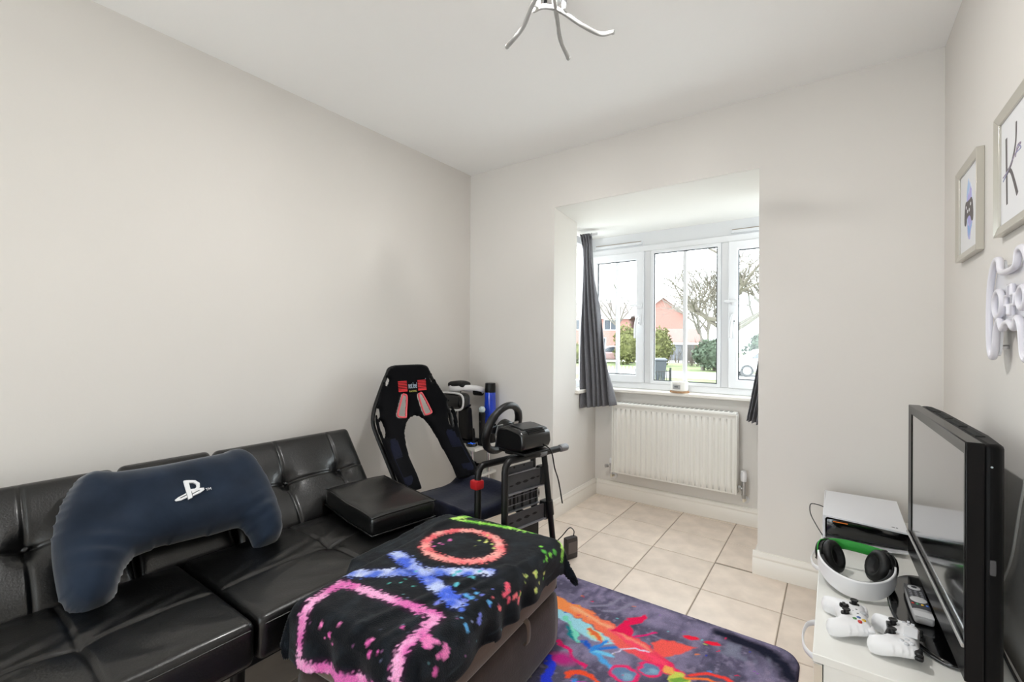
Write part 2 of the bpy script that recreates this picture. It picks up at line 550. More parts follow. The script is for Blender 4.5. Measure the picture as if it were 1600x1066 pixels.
# baseboards
PROF = [(0, 0), (.020, 0), (.020, .074), (.0165, .080), (.0165, .084), (.019, .088), (.017, .096), (.010, .103), (.008, .112), (0, .114)]
def baseboard(name, p0, p1, nrm):
    """profile swept from p0 to p1, standing proud along nrm"""
    d = Vector((p1[0] - p0[0], p1[1] - p0[1], 0)); L = d.length; d.normalize(); n_ = Vector((nrm[0], nrm[1], 0))
    vs_ = []
    for s in (0, 1):
        base = Vector((p0[0], p0[1], 0)) + d * L * s
        vs_ += [base + n_ * a + Vector((0, 0, b)) for a, b in PROF]
    n = len(PROF)
    fs_ = [(k, (k + 1) % n, n + (k + 1) % n, n + k) for k in range(n)] + [tuple(reversed(range(n))), tuple(range(n, 2 * n))]
    return struct(MB().add(vs_, fs_), name, TRIM, angle=50)
baseboard('baseboard_left', (XL, YF), (XL, YB), (1, 0))
baseboard('baseboard_back_left', (XL + .02, YB), (RL + .02, YB), (0, -1))
baseboard('baseboard_bay_left', (RL, YB), (RL, YR), (1, 0))
baseboard('baseboard_bay', (RL + .02, YR), (RR - .02, YR), (0, -1))
baseboard('baseboard_bay_right', (RR, YB), (RR, YR), (-1, 0))
baseboard('baseboard_back_right', (RR - .02, YB), (XR - .02, YB), (0, -1))
baseboard('baseboard_right', (XR, YF), (XR, YB), (-1, 0))

# window sill: one board that returns along both cheeks
struct(MB().prism([(RL - .12, 2.885), (RL + .03, 2.885), (RL + .03, 3.165), (RR - .03, 3.165), (RR - .03, 2.885), (RR + .23, 2.885), (RR + .23, YW + .02), (RL - .12, YW + .02)],
                  SILL - .025, SILL), 'trim_1', TRIM, bevel=.006)

# ------------------------------------------------------------------ window_1: three lights, two of them casements
win = thing('window_1', 'white three-light casement window in the bay with grey curtains', 'window', (0, 0, 0))
win['kind'] = 'structure'
del win['category']
WB, WT = SILL, 1.872
fr = MB()
loop_o = [(WO0, WB), (WO1, WB), (WO1, WT), (WO0, WT)]
def frame_rect(mb, x0, x1, z0, z1, t, ya, yb):
    """a mitred rectangular frame as one ring"""
    o_ = [(x0, z0), (x1, z0), (x1, z1), (x0, z1)]; i_ = [(x0 + t, z0 + t), (x1 - t, z0 + t), (x1 - t, z1 - t), (x0 + t, z1 - t)]
    vs_ = [(x, ya, z) for x, z in o_ + i_] + [(x, yb, z) for x, z in o_ + i_]
    fs_ = []
    for k in range(4):
        l = (k + 1) % 4
        fs_ += [(k, l, 4 + l, 4 + k), (8 + l, 8 + k, 12 + k, 12 + l), (l, k, 8 + k, 8 + l), (4 + k, 4 + l, 12 + l, 12 + k)]
    return mb.add(vs_, fs_)
frame_rect(MB(), WO0, WO1, WB, WT, .045, YW - .02, YW + .05).build('outer_frame', UPVC, win, bevel=.005)
M1, M2 = (-1.142, -1.095), (-0.622, -0.575)      # mullions
for a, b in (M1, M2):
    MB().bb(a, b, YW - .018, YW + .05, WB + .045, WT - .045).build('mullion', UPVC, win, bevel=.005)
MB().bb(WO0, WO1, YW - .012, YW + .05, WT, 1.990).build('head_board', UPVC, win, bevel=.003)
for a, b in ((-1.53, -1.16), (-0.56, -0.24)):
    vt = MB().bb(a, b, YW - .030, YW - .012, 1.882, 1.906).build('trickle_vent', UPVC, win, bevel=.003)
    MB().bb(a + .005, b - .005, YW - .0315, YW - .030, 1.900, 1.905).build('vent_slot', mat('vent_shadow', (150, 138, 122), .8), vt, smooth=False)
def light(x0, x1, opening, hx):
    z0, z1 = WB + .045, WT - .045
    if opening:
        s = frame_rect(MB(), x0, x1, z0, z1, .056, YW - .040, YW + .02).build('sash', UPVC, win, bevel=.006)
        g = .056
    else:
        s = frame_rect(MB(), x0, x1, z0, z1, .022, YW - .026, YW + .02).build('glazing_bead', UPVC, win, bevel=.004)
        g = .022
    MB().bb(x0 + g - .004, x1 - g + .004, YW - .004, YW + .012, z0 + g - .004, z1 - g + .004).build('pane', GLASS, s, smooth=False)
    xm = (x0 + x1) / 2
    for ya in (YW - .010, YW + .013):
        MB().bb(xm - .011, xm + .011, ya, ya + .005, z0 + g, z1 - g).build('glazing_bar', UPVC, s, smooth=False)
    frame_rect(MB(), x0 + g - .003, x1 - g + .003, z0 + g - .003, z1 - g + .003, .010, YW - .014, YW - .010).build('gasket', mat('gasket_grey', (84, 86, 88), .7), s, smooth=False)
    if opening:
        hd = MB().rbox((hx, YW - .047, 1.32), (.024, .016, .075), .007, (4, 4, 6)).build('handle_base', UPVC, s)
        MB().tube(smooth_path([(hx, YW - .052, 1.33), (hx - .003, YW - .078, 1.335), (hx - .012, YW - .083, 1.30), (hx - .018, YW - .080, 1.235), (hx - .019, YW - .078, 1.19)], 6),
                  [.011] * 8 + [.010] * 16 + [.008], 10).build('handle_lever', UPVC, s)
        MB().cyl((hx, YW - .054, 1.30), (hx, YW - .0565, 1.30), .004, n=12).build('key_hole', BLACKPL, s)
        MB().rbox((hx, YW - .05, 1.425), (.036, .022, .045), .006, (4, 4, 4)).build('lock_body', UPVC, s)
        MB().tube([(hx - .06, YW - .052, 1.43), (hx + .02, YW - .055, 1.43)], .009, 10).build('lock_bar', UPVC, s)
light(WO0 + .045, M1[0], True, -1.170)
light(M1[1], M2[0], False, 0)
light(M2[1], WO1 - .045, True, -0.535)
# side lights of the bay
for nm, xf in (('window_2', WO0), ('window_3', WO1)):
    sd = thing(nm, 'narrow side window of the bay', 'window', (0, 0, 0)); sd['kind'] = 'structure'; del sd['category']
    def R(ya, yb, za, zb, t, xa, xb):
        vs_ = []
        m = MB()
        o_ = [(ya, za), (yb, za), (yb, zb), (ya, zb)]; i_ = [(ya + t, za + t), (yb - t, za + t), (yb - t, zb - t), (ya + t, zb - t)]
        vs_ = [(xa, y, z) for y, z in o_ + i_] + [(xb, y, z) for y, z in o_ + i_]
        fs_ = []
        for k in range(4):
            l = (k + 1) % 4
            fs_ += [(k, l, 4 + l, 4 + k), (8 + l, 8 + k, 12 + k, 12 + l), (l, k, 8 + k, 8 + l), (4 + k, 4 + l, 12 + l, 12 + k)]
        return m.add(vs_, fs_)
    R(2.90, YW - .021, WB, 1.962, .055, xf - .03, xf + .03).build('sash', UPVC, sd, bevel=.004)
    MB().bb(xf - .008, xf + .008, 2.951, YW - .072, WB + .05, 1.91).build('pane', GLASS, sd, smooth=False)

# ------------------------------------------------------------------ radiator under the window
RAD = mat('radiator_enamel', (240, 238, 232), 0.35)
RX0, RX1, RZ0, RZ1, RY = -1.317, -0.505, 0.205, 0.715, 3.115
rad = thing('radiator', 'white ribbed panel radiator under the bay window', 'radiator', ((RX0 + RX1) / 2, 3.16, RZ0), w=True)
def rad_face(u, v):
    x = RX0 + .018 + (RX1 - RX0 - .036) * u; z = RZ0 + .012 + (RZ1 - RZ0 - .05) * v
    n = 21
    t = (u * n) % 1.0
    rib = 0.5 - 0.5 * math.cos(2 * PI * t)
    rib = min(1.0, rib * 1.6)
    e = min(1.0, min(v, 1 - v) / 0.07)
    return (x, RY + .010 - .014 * rib * e, z)
MB().grid(rad_face, 21 * 8, 14).build('front_panel', RAD, rad, angle=180)
MB().bb(RX0, RX1, RY + .010, RY + .075, RZ0, RZ1 - .012).build('body', RAD, rad, bevel=.006)
MB().rbox(((RX0 + RX1) / 2, RY + .040, RZ1 - .006), (RX1 - RX0 + .012, .098, .022), .007, (12, 4, 3)).build('top_grille', RAD, rad)
for k in range(26):
    x = RX0 + .03 + (RX1 - RX0 - .06) * k / 25
    MB().bb(x - .009, x + .009, RY + .015, RY + .070, RZ1 + .0045, RZ1 + .006).build('grille_slot', mat('slot_shadow', (168, 165, 160), .7), rad, smooth=False)
for x in (RX0 - .004, RX1 + .004):
    MB().bb(x - .005, x + .005, RY + .0, RY + .075, RZ0 + .004, RZ1 - .01).build('side_cover', RAD, rad, bevel=.003)
for x in (RX0 + .12, RX1 - .12):
    MB().bb(x - .02, x + .02, RY + .070, YR - .001, RZ1 - .12, RZ1 - .09).build('bracket', RAD, rad)
# valves: lockshield on the curtain side, thermostatic on the other
v1 = MB().cyl((RX0 - .002, RY + .045, RZ0 + .035), (RX0 - .055, RY + .045, RZ0 + .035), .009, n=14).cyl((RX0 - .03, RY + .045, RZ0 + .06), (RX0 - .03, RY + .045, RZ0 - .02), .010, n=14)
v1.cyl((RX0 - .055, RY + .045, RZ0 + .035), (RX0 - .07, RY + .03, RZ0 + .035), .014, n=6)
v1 = v1.build('lockshield_valve', CHROME, rad)
MB().lathe([(.009, 0), (.012, .004), (.012, .03), (.006, .036)], 16, (RX0 - .03, RY + .045, RZ0 + .06)).build('valve_cap', WHITEPL, v1)
v2 = MB().cyl((RX1 + .002, RY + .045, RZ0 + .04), (RX1 + .045, RY + .045, RZ0 + .04), .010, n=14).cyl((RX1 + .042, RY + .045, RZ0 + .085), (RX1 + .042, RY + .045, RZ0 + .0), .0125, n=14)
v2.cyl((RX1 + .042, RY + .045, RZ0 + .0), (RX1 + .042, RY + .045, RZ0 - .022), .016, .012, n=6).cyl((RX1 + .012, RY + .045, RZ0 + .04), (RX1 + .028, RY + .045, RZ0 + .04), .015, n=6)
v2 = v2.build('thermostatic_valve', BRUSHED, rad)
hd = MB().lathe([(.013, 0), (.0175, .003), (.0185, .04), (.017, .045), (.0165, .062), (.012, .066)], 20, (RX1 + .042, RY + .045, RZ0 + .085)).build('valve_head', WHITEPL, v2)
for sx in (RX0 - .03, RX1 + .042):
    MB().tube([(sx, RY + .045, RZ0 - .012), (sx, RY + .047, RZ0 - .04), (sx, YR - .003, RZ0 - .045)], .008, 10).build('feed_pipe', mat('painted_pipe', (232, 224, 208), .4), rad)
    MB().lathe([(.024, 0), (.024, .004), (.012, .010)], 18, (sx, YR - .0005, RZ0 - .045), Matrix.Rotation(PI / 2, 4, 'X')).build('pipe_collar', WHITEPL, rad)

# ------------------------------------------------------------------ curtains
CURT = mat('curtain_charcoal', (108, 107, 112), 0.8, spec=0.25, sheen=0.3, noise=(90, 0.10, 3), bump=(220, 0.10))
def curtain(name, label, x_top, x_bot0, x_bot1, y0, z1, z0, side, ex=1.25):
    """gathered header with pinch pleats, fanning out to a wider hem"""
    t = thing(name, label, 'curtain', (x_top, y0, z0), w=True, group='curtains in the bay')
    nf = 6
    ztop = z1
    def fn(u, v):
        z = ztop + (z0 - ztop) * v
        e = v ** ex
        xa = x_top + (x_bot0 - x_top) * e
        xb = x_top + side * .075 + (x_bot1 - x_top - side * .075) * e
        amp = .018 + .022 * e
        x = xa + (xb - xa) * u + .006 * math.sin(9 * u + 5 * v)
        y = y0 + amp * math.sin(2 * PI * nf * u * (0.75 + .25 * v) + 1.5 * v) - .10 * (1 - u) * e + .012 * math.sin(6 * v + 4 * u)
        zz = z + .018 * (u - .4) * e * 1.4
        return (x, y, zz)
    o = MB().grid(fn, 72, 46).build('drape', CURT, t, angle=180)
    s = o.modifiers.new('thickness', 'SOLIDIFY'); s.thickness = .004
    for k in range(4):                                   # pinch pleats standing up from the header
        x = x_top + side * (.010 + .020 * k)
        for s_ in (-1, 1):
            MB().grid(lambda u, v, x=x, s_=s_: (x + s_ * .013 * v * (0.3 + u) + side * .008 * v, y0 - .012 - .03 * v * u, ztop - .085 + .100 * v), 3, 6).build('pinch_pleat', CURT, t, angle=180).modifiers.new('thickness', 'SOLIDIFY').thickness = .003
    MB().bb(x_top - side * .02, x_top + side * .12, y0 + .006, y0 + .020, ztop + .004, ztop + .024).build('rail', WHITEPL, t, bevel=.003)
    return t
curtain('curtain', 'long grey curtain hanging full length at the left end of the bay window', -1.552, -1.505, -1.290, 3.075, 1.945, .690, 1)
curtain('curtain', 'grey curtain of which only the hem shows beside the right pier', -0.120, -0.330, -0.440, 3.06, 1.945, .680, -1, 1.0)

# ------------------------------------------------------------------ jar candle on the sill
cd = thing('candle', 'white jar candle on a cork coaster on the window sill', 'candle', (-0.872, 3.215, SILL))
MB().lathe([(.062, 0), (.064, .002), (.064, .009), (.062, .011)], 32).build('coaster', mat('cork', (176, 140, 106), .9, noise=(120, .15)), cd)
MB().lathe([(.052, .011), (.056, .016), (.056, .072), (.0545, .074), (.0535, .072), (.0535, .066)], 36).build('jar', mat('candle_glass', (240, 238, 232), .12, coat=.6), cd)
MB().lathe([(.0530, .030), (.0530, .064)], 32).build('wax', mat('wax', (246, 243, 234), .5, subsurf=.1), cd)
MB().grid(lambda u, v: (.0566 * math.sin((u - .5) * .95 - .15), -.0566 * math.cos((u - .5) * .95 - .15), .026 + .030 * v), 10, 1).build('paper_label', mat('label_grey', (168, 170, 170), .6), cd)
MB().grid(lambda u, v: (.0569 * math.sin((u - .5) * .45 - .15), -.0569 * math.cos((u - .5) * .45 - .15), .038 + .008 * v), 8, 1).build('label_print', mat('label_ink', (96, 98, 100), .6), cd)
MB().tube([(0, 0, .064), (.001, 0, .074)], .0012, 6).build('wick', BLACKPL, cd)

# ------------------------------------------------------------------ ceiling light: chrome rose and S-shaped arms
cl = thing('ceiling_light', 'chrome ceiling light with wavy brushed metal arms', 'ceiling light', (-0.810, 1.350, H), w=True)
MB().lathe([(.066, -.034), (.072, -.030), (.074, -.004), (.072, 0)], 36, (-.810, 1.350, H)).build('ceiling_rose', CHROME, cl)
for a in (0.4, 2.5, 4.6):
    MB().cyl((-.810 + .045 * math.cos(a), 1.350 + .045 * math.sin(a), H - .034), (-.810 + .045 * math.cos(a), 1.350 + .045 * math.sin(a), H - .040), .006, n=12).build('screw', BLACKPL, cl)
ld = bpy.data.lights.new('added_fill_light', 'AREA'); ld.shape = 'DISK'; ld.size = .07; ld.energy = 30; ld.color = (1.0, .985, .965)  # fill light added to brighten the room; the fitting itself is unlit
lo = bpy.data.objects.new('added_fill_light', ld); C.objects.link(lo); lo.parent = cl; lo.location = (.020, -.052, -.036)
ARMS = [
    [(-.770, 1.285, 2.352), (-.805, 1.290, 2.335), (-.850, 1.302, 2.315), (-.910, 1.335, 2.285), (-.960, 1.345, 2.262), (-1.005, 1.365, 2.262)],
    [(-.868, 1.330, 2.318), (-.830, 1.345, 2.325), (-.790, 1.385, 2.318), (-.745, 1.455, 2.292), (-.700, 1.515, 2.275), (-.655, 1.525, 2.268)],
    [(-.775, 1.295, 2.362), (-.790, 1.340, 2.335), (-.812, 1.400, 2.312), (-.838, 1.470, 2.285), (-.850, 1.555, 2.262)],
]
for pts in ARMS:
    arm = MB().tube(smooth_path(pts, 8), .0078, 12).build('arm', mat('arm_satin', (176, 176, 174), .5, metal=.35), cl)
    e = Vector(pts[-1]); d = (e - Vector(pts[-2])).normalized()
    tip = MB().cyl(e - d * .001, e + d * .006, .0086, .0070, n=14).build('arm_tip', mat('arm_satin', (176, 176, 174), .5, metal=.35), arm)
for a in ((-.845, 1.325), (-.775, 1.385), (-.79, 1.31)):
    sk = MB().cyl((a[0], a[1], H - .034), (a[0], a[1], H - .062), .010, n=14).build('lamp_holder', CHROME, cl)
    b = MB().lathe([(.005, -.020), (.008, -.014), (.008, 0)], 14, (a[0], a[1], H - .062)).build('bulb', mat('bulb_glass', (235, 238, 236), .1), sk)

# ------------------------------------------------------------------ sofa bed along the left wall
LEATHER = mat('black_leather', (9, 9, 9), 0.33, spec=0.55, coat=0.2, bump=(180, 0.10), noise=(14, .12))
STITCH = mat('seam_thread', (44, 42, 42), 0.6)
S0, S1 = -0.147, 1.453
SYC = (S0 + S1) / 2 - .03
sofa = thing('sofa_bed', 'black faux leather sofa bed with button-tufted backrest along the wall', 'sofa', (-1.75, .65, 0), w=True)
XF, XS, ZS = -1.305, -1.865, 0.375
def tuft(a, b, buttons, seams_a, seams_b, depth=.022, seam=.006):
    """dent depth on a cushion face at (a, b)"""
    d = 0.0
    for (p, q) in buttons:
        r = math.hypot(a - p, b - q)
        d += depth * math.exp(-(r / .038) ** 2) + depth * .45 * math.exp(-(r / .10) ** 2)
    for p in seams_a: d = d + seam * math.exp(-((a - p) / .0055) ** 2)
    for q in seams_b: d = d + seam * math.exp(-((b - q) / .0055) ** 2)
    return d
def seat_cushion(y0, y1, seams_y):
    w, l, h = XF - XS, y1 - y0 - .006, .125
    cx, cy = (XF + XS) / 2, (y0 + y1) / 2
    def dfm(p):
        x, y, z = p
        if z > 0:
            e = max(0, 1 - (abs(x) / (w / 2)) ** 4) * max(0, 1 - (abs(y) / (l / 2)) ** 6)
            wr = .0016 * math.sin(37 * y + 9 * math.sin(11 * x)) * math.sin(15 * x + 2) * e
            z += .012 * e + wr - tuft(x, y, [(0.03, s - cy) for s in seams_y], [0.03], [s - cy for s in seams_y], .010, .008) * min(1, e * 2) * (z / (h / 2))
        return (x, y, z)
    return MB().rbox((cx, cy, ZS - h / 2), (w, l, h), .022, (96, 128, 6), None, dfm)
seams = [(-.01, .25), (1.05, 1.31)]
for (y0, y1), sm in (((S0, .62), (-.02, .30)), ((.62, S1), (1.0, ))):
    s = seat_cushion(y0, y1, sm).build('seat', LEATHER, sofa, angle=180)
    ht = MB().tube([(XF + .001, y0 + .02, ZS - .020), (XF + .001, y1 - .02, ZS - .020)], .0022, 6).build('piping', LEATHER, s)
# reclined back: three sections, the narrow middle one folds down
UPV = Vector((-.25, 0, .33)).normalized(); NRM = Vector((.33, 0, .25)).normalized()
BTOP = Vector((-2.1, 0, .70))
def back_section(y0, y1, btn, seam_mid=True, top=0.0, thick=.105):
    Ln = .43; l = y1 - y0 - .006; cy = (y0 + y1) / 2
    M = Matrix((( UPV.x, 0, NRM.x, 0), (0, 1, 0, 0), (UPV.z, 0, NRM.z, 0), (0, 0, 0, 1)))
    def dfm(p):
        a, y, n = p
        if n > 0:
            e = max(0, 1 - (abs(a) / (Ln / 2)) ** 6) * max(0, 1 - (abs(y) / (l / 2)) ** 8)
            bl = [(-.0015, b - cy) for b in btn]
            n += (.018 * e - tuft(a, y, bl, [-.0015] if seam_mid else [], [b - cy for b in btn], .030, .008) * min(1, e * 2)) * (n / (thick / 2))
        return (a, y, n)
    c = BTOP + UPV * (top - Ln / 2) - NRM * (thick / 2 - .002)
    mb = MB().rbox((c.x, cy, c.z), (Ln, l, thick), .026, (84, max(30, int(l * 190)), 6), M, dfm)
    o = mb.build('backrest', LEATHER, sofa, angle=180)
    for b in btn:
        q = BTOP + UPV * (-.217) + NRM * (-.012); q.y = b
        bt = MB().sphere((q.x, q.y, q.z), .011, (.8, 1, .8), 14, 8).build('button', LEATHER, o)
    return o
back_section(S0, .500, (-.005, .262))
back_section(.500, .806, (), False, .004)
back_section(.806, S1, (1.053, 1.315))
MB().bb(XS + .02, XF - .05, S0 + .05, S1 - .05, ZS - .155, ZS - .122).build('frame', BLKMETAL, sofa, bevel=.004)
for x in (XS + .06, XF - .12):
    for y in (S0 + .12, .62, S1 - .12):
        MB().cyl((x, y, 0), (x, y, ZS - .15), .016, .020, 16).build('leg', BLKMETAL, sofa)
for y in (S0 + .15, S1 - .15):
    MB().bb(-2.02, XS + .06, y - .02, y + .02, .20, .23).build('back_hinge_arm', BLKMETAL, sofa)

# loose box cushion at the end of the seat
bc = thing('box_cushion', 'black leather box cushion with piped edge lying on the sofa end', 'cushion', (-1.628, 1.285, ZS + .021), math.radians(-9))
def bcd(p):
    x, y, z = p
    e = max(0, 1 - (abs(x) / .235) ** 3) * max(0, 1 - (abs(y) / .165) ** 3)
    if z > 0:
        z += .016 * e + .004 * math.sin(23 * x + 9 * y) * e
    z += .016 * max(0, (-x) / .235)          # rises where it leans on the backrest
    return (x, y, z + .042)
MB().rbox((0, 0, 0), (.43, .30, .074), .018, (26, 20, 6), None, bcd).build('cover', LEATHER, bc, angle=180)
for zz, k in ((.034, 0), (-.034, 1)):
    pts = []
    for i in range(48):
        a = 2 * PI * i / 48
        cx_, sx_ = math.cos(a), math.sin(a)
        q = max(abs(cx_), abs(sx_)); x = .212 * math.copysign(min(1, abs(cx_) / q), cx_); y = .147 * math.copysign(min(1, abs(sx_) / q), sx_)
        pts.append(Vector(bcd((x, y, zz * .99))))
    MB().tube(pts, .0035, 6, True).build('piping', LEATHER, bc, angle=180)

# ------------------------------------------------------------------ controller-shaped plush cushion
VELVET = mat('navy_velvet', (32, 42, 57), 0.9, spec=0.1, sheen=0.4, noise=(9, .28, 5), bump=(26, .10))
LOGOW = mat('embroidery_white', (235, 236, 238), .7)
PIL = [(.332, -.487), (.299, -.434), (.29, -.348), (.294, -.265), (.312, -.182), (.339, -.118), (.375, -.066), (.415, -.052), (.471, -.067), (.547, -.073), (.662, -.074),
       (.781, -.069), (.818, -.061), (.868, -.069), (.905, -.117), (.932, -.223), (.936, -.332), (.925, -.423), (.903, -.468), (.853, -.481), (.816, -.472), (.808, -.439),
       (.797, -.395), (.775, -.374), (.696, -.372), (.584, -.362), (.516, -.362), (.470, -.375), (.441, -.415), (.424, -.456), (.401, -.483), (.365, -.493)]
pl = thing('plush_cushion', 'navy velvet cushion shaped like a game controller leaning on the sofa back', 'cushion', (-1.78, .62, .38), w=True)
def pfn(a, b, h):
    wob = .004 * math.sin(31 * a + 17 * b) + .003 * math.sin(53 * b - 19 * a)
    lob = .0
    for cx_ in (.365, .868):
        lob += .022 * math.exp(-(((a - cx_) / .07) ** 2 + ((b + .40) / .09) ** 2))
    # gathers where the grips bend
    fold = 0.0
    for cx_, sg in ((.40, 1), (.84, -1)):
        g = math.exp(-(((a - cx_) / .07) ** 2 + ((b + .34) / .06) ** 2))
        fold += .005 * g * math.sin(120 * (b + sg * .35 * (a - cx_)))
    p = BTOP + UPV * b + NRM * (.100 + h * (1 + wob * 6) + (lob + fold) * (1 if h > .01 else 0) - .01)
    return (p.x, a, p.z)
MB().puff([smooth2(PIL, 4)], .082, .085, .0095, pfn, back=.72).build('cover', VELVET, pl, angle=180, sub=1)
def on_pil(a, b):
    p = BTOP + UPV * b + NRM * (.1755)
    return Vector((p.x, a, p.z))
LC = (.632, -.222)   # emblem centre (a, b)
def emblem(polys, name):
    mb = MB()
    for poly in polys:
        n = len(poly)
        q = [on_pil(LC[0] + x, LC[1] + y) for x, y in poly]
        mb.add([p - NRM * .006 for p in q] + [p + NRM * .0035 for p in q],
               [tuple(range(n, 2 * n)), tuple(reversed(range(n)))] + [(k, (k + 1) % n, n + (k + 1) % n, n + k) for k in range(n)])
    return mb.build(name, LOGOW, pl, smooth=False)
tm = text('TM', 'trade_mark', LOGOW, pl, .013, (0, 0, 0), (0, 0, 0))
q_ = on_pil(LC[0] + .058, LC[1] - .010) + NRM * .002 - Vector(pl.location)
tm.matrix_local = Matrix.Translation(q_) @ Matrix(((0, UPV.x, NRM.x, 0), (1, 0, 0, 0), (0, UPV.z, NRM.z, 0), (0, 0, 0, 1)))
k_ = .0092
emblem([[(x * k_, y * k_) for x, y in [(-.9, -3.3), (.5, -2.9), (.5, 3.2), (2.0, 2.9), (2.8, 2.0), (2.7, .9), (1.9, .3), (.5, .5), (.5, -.5), (2.2, -.5), (3.6, .4), (3.9, 2.1), (2.7, 3.6), (.6, 4.2), (-.9, 4.4)]]], 'emblem_upright')
emblem([[(x * k_, y * k_) for x, y in [(-1.1, -.7), (-3.8, -1.6), (-5.0, -2.3), (-4.7, -2.9), (-3.2, -3.0), (-1.1, -2.4), (-1.1, -1.6), (-3.0, -2.2), (-3.6, -2.0), (-1.1, -1.2)]]], 'emblem_arc')
emblem([[(x * k_, y * k_) for x, y in [(.75, -2.4), (3.4, -1.7), (4.9, -.9), (4.8, -.1), (3.4, .1), (.75, -.6), (.75, -1.3), (3.0, -.6), (3.7, -.8), (.75, -1.7)]]], 'emblem_arc')

# ------------------------------------------------------------------ rug with an abstract painted print
def build_rug():
    x0, x1, y0, y1, rc = -1.24, -0.098, 0.33, 1.985, .075
    t = thing('rug', 'dark rug with a bright paint-splash print on the tiled floor', 'rug', ((x0 + x1) / 2, (y0 + y1) / 2, 0), w=True)
    st = .0055
    nx = int((x1 - x0) / st); ny = int((y1 - y0) / st)
    X, Y = np.meshgrid(np.linspace(x0, x1, nx + 1), np.linspace(y0, y1, ny + 1), indexing='ij')
    # rounded corners: pull the corner squares onto arcs
    cx = np.clip(X, x0 + rc, x1 - rc); cy = np.clip(Y, y0 + rc, y1 - rc)
    dx, dy = X - cx, Y - cy; m = np.maximum(np.abs(dx), np.abs(dy)); L = np.hypot(dx, dy)
    k = np.where(L > 1e-9, m / np.maximum(L, 1e-9), 1)
    PX, PY = cx + dx * k, cy + dy * k
    edge = np.minimum(rc - np.hypot(PX - cx, PY - cy), 1e9)
    edge = np.where((dx == 0) & (dy == 0), 1, edge)
    ez = np.clip(np.minimum.reduce([PX - x0, x1 - PX, PY - y0, y1 - PY, np.where((np.abs(dx) > 0) & (np.abs(dy) > 0), edge, 1)]) / .008, 0, 1)
    Z = .002 + .010 * np.sqrt(1 - (1 - ez) ** 2) + .0008 * fbm(PX * 180, PY * 180, 2)
    x, y = PX.ravel(), PY.ravel()
    V = np.stack([x, y, Z.ravel()], 1)
    idx = np.arange((nx + 1) * (ny + 1)).reshape(nx + 1, ny + 1)
    F = np.stack([idx[:-1, :-1], idx[1:, :-1], idx[1:, 1:], idx[:-1, 1:]], -1).reshape(-1, 4)
    me = bpy.data.meshes.new('pile')
    me.from_pydata((V - np.array(t.location)).tolist(), [], F.tolist()); me.update()
    o = bpy.data.objects.new('pile', me); C.objects.link(o); o.parent = t
    me.polygons.foreach_set('use_smooth', [True] * len(me.polygons))
    l3 = lambda r, g, b: np.array(lin(r, g, b))
    n1 = fbm(x * 9, y * 9, 5); n2 = fbm(x * 26 + 4, y * 9 + 40, 4); n3 = fbm(x * 60, y * 60 + 7, 3); wob = (fbm(x * 40, y * 40) - .5) * .03
    col = np.zeros((len(x), 3)) + l3(88, 84, 106)
    col = paint(col, np.clip((n1 - .42) * 4, 0, 1), l3(140, 130, 160))
    col = paint(col, np.clip((n2 - .55) * 5, 0, 1) * .6, l3(54, 54, 78))
    col = paint(col, np.clip((n3 - .58) * 5, 0, 1) * .6, l3(150, 138, 164))
    xs, ys = x + wob, y + wob * .8
    S = lambda poly, soft=.006: np.clip(.5 - sd_poly(xs, ys, poly) / soft, 0, 1)
    Ln = lambda pts, w, soft=.004: np.clip(.5 - (d_seg(xs, ys, pts) - w) / soft, 0, 1)
    El = lambda c, a, b, r=0, soft=.25: np.clip(.5 - (np.hypot(((xs - c[0]) * math.cos(r) + (ys - c[1]) * math.sin(r)) / a, (-(xs - c[0]) * math.sin(r) + (ys - c[1]) * math.cos(r)) / b) - 1) / soft, 0, 1)
    # dark vignette of the print near the far corner
    col = paint(col, Ln([(-.36, 1.935), (-.22, 1.925), (-.145, 1.885), (-.122, 1.82)], .028, .03), l3(20, 22, 42))
    col = paint(col, El((-.27, 1.86), .10, .045, .1, .5) * np.clip((n2 - .4) * 4, 0, 1), l3(128, 130, 150))
    # grooves like a pad's shoulder in the far part
    for pts in ([(-.86, 1.80), (-.80, 1.85), (-.77, 1.95)], [(-.80, 1.80), (-.755, 1.83), (-.715, 1.93)]):
        col = paint(col, Ln(pts, .007, .01), l3(140, 136, 158))
    # swoosh, warm to magenta from one end to the other
    sw = [(-1.06, 1.80), (-.975, 1.775), (-.917, 1.777), (-.836, 1.765), (-.724, 1.736), (-.622, 1.711), (-.514, 1.676), (-.448, 1.642), (-.399, 1.610), (-.33, 1.54), (-.30, 1.45), (-.36, 1.49),
          (-.45, 1.585), (-.53, 1.600), (-.616, 1.616), (-.674, 1.628), (-.731, 1.655), (-.796, 1.681), (-.877, 1.698), (-.97, 1.70), (-1.06, 1.72)]
    t_ = np.clip((x + .95) / .5, 0, 1)[:, None]
    grad = (1 - t_) * l3(255, 150, 84) + t_ * l3(240, 22, 96)
    m = S(sw)[:, None]; col = col * (1 - m) + grad * m
    col = paint(col, S([(-.93, 1.755), (-.80, 1.735), (-.66, 1.70), (-.55, 1.672), (-.66, 1.686), (-.80, 1.715), (-.92, 1.735)], .02) * .8, l3(255, 196, 150))
    col = paint(col, Ln([(-.72, 1.70), (-.60, 1.665), (-.47, 1.625), (-.40, 1.585)], .010, .02), l3(255, 74, 110))
    col = paint(col, S([(-.99, 1.70), (-.931, 1.698), (-.875, 1.694), (-.793, 1.673), (-.745, 1.658), (-.674, 1.633), (-.697, 1.609), (-.746, 1.601), (-.799, 1.601), (-.852, 1.622), (-.897, 1.641), (-.99, 1.66)]), l3(164, 222, 236))
    col = paint(col, S([(-.80, 1.665), (-.75, 1.652), (-.72, 1.625), (-.75, 1.612), (-.79, 1.635)], .015), l3(226, 216, 120))
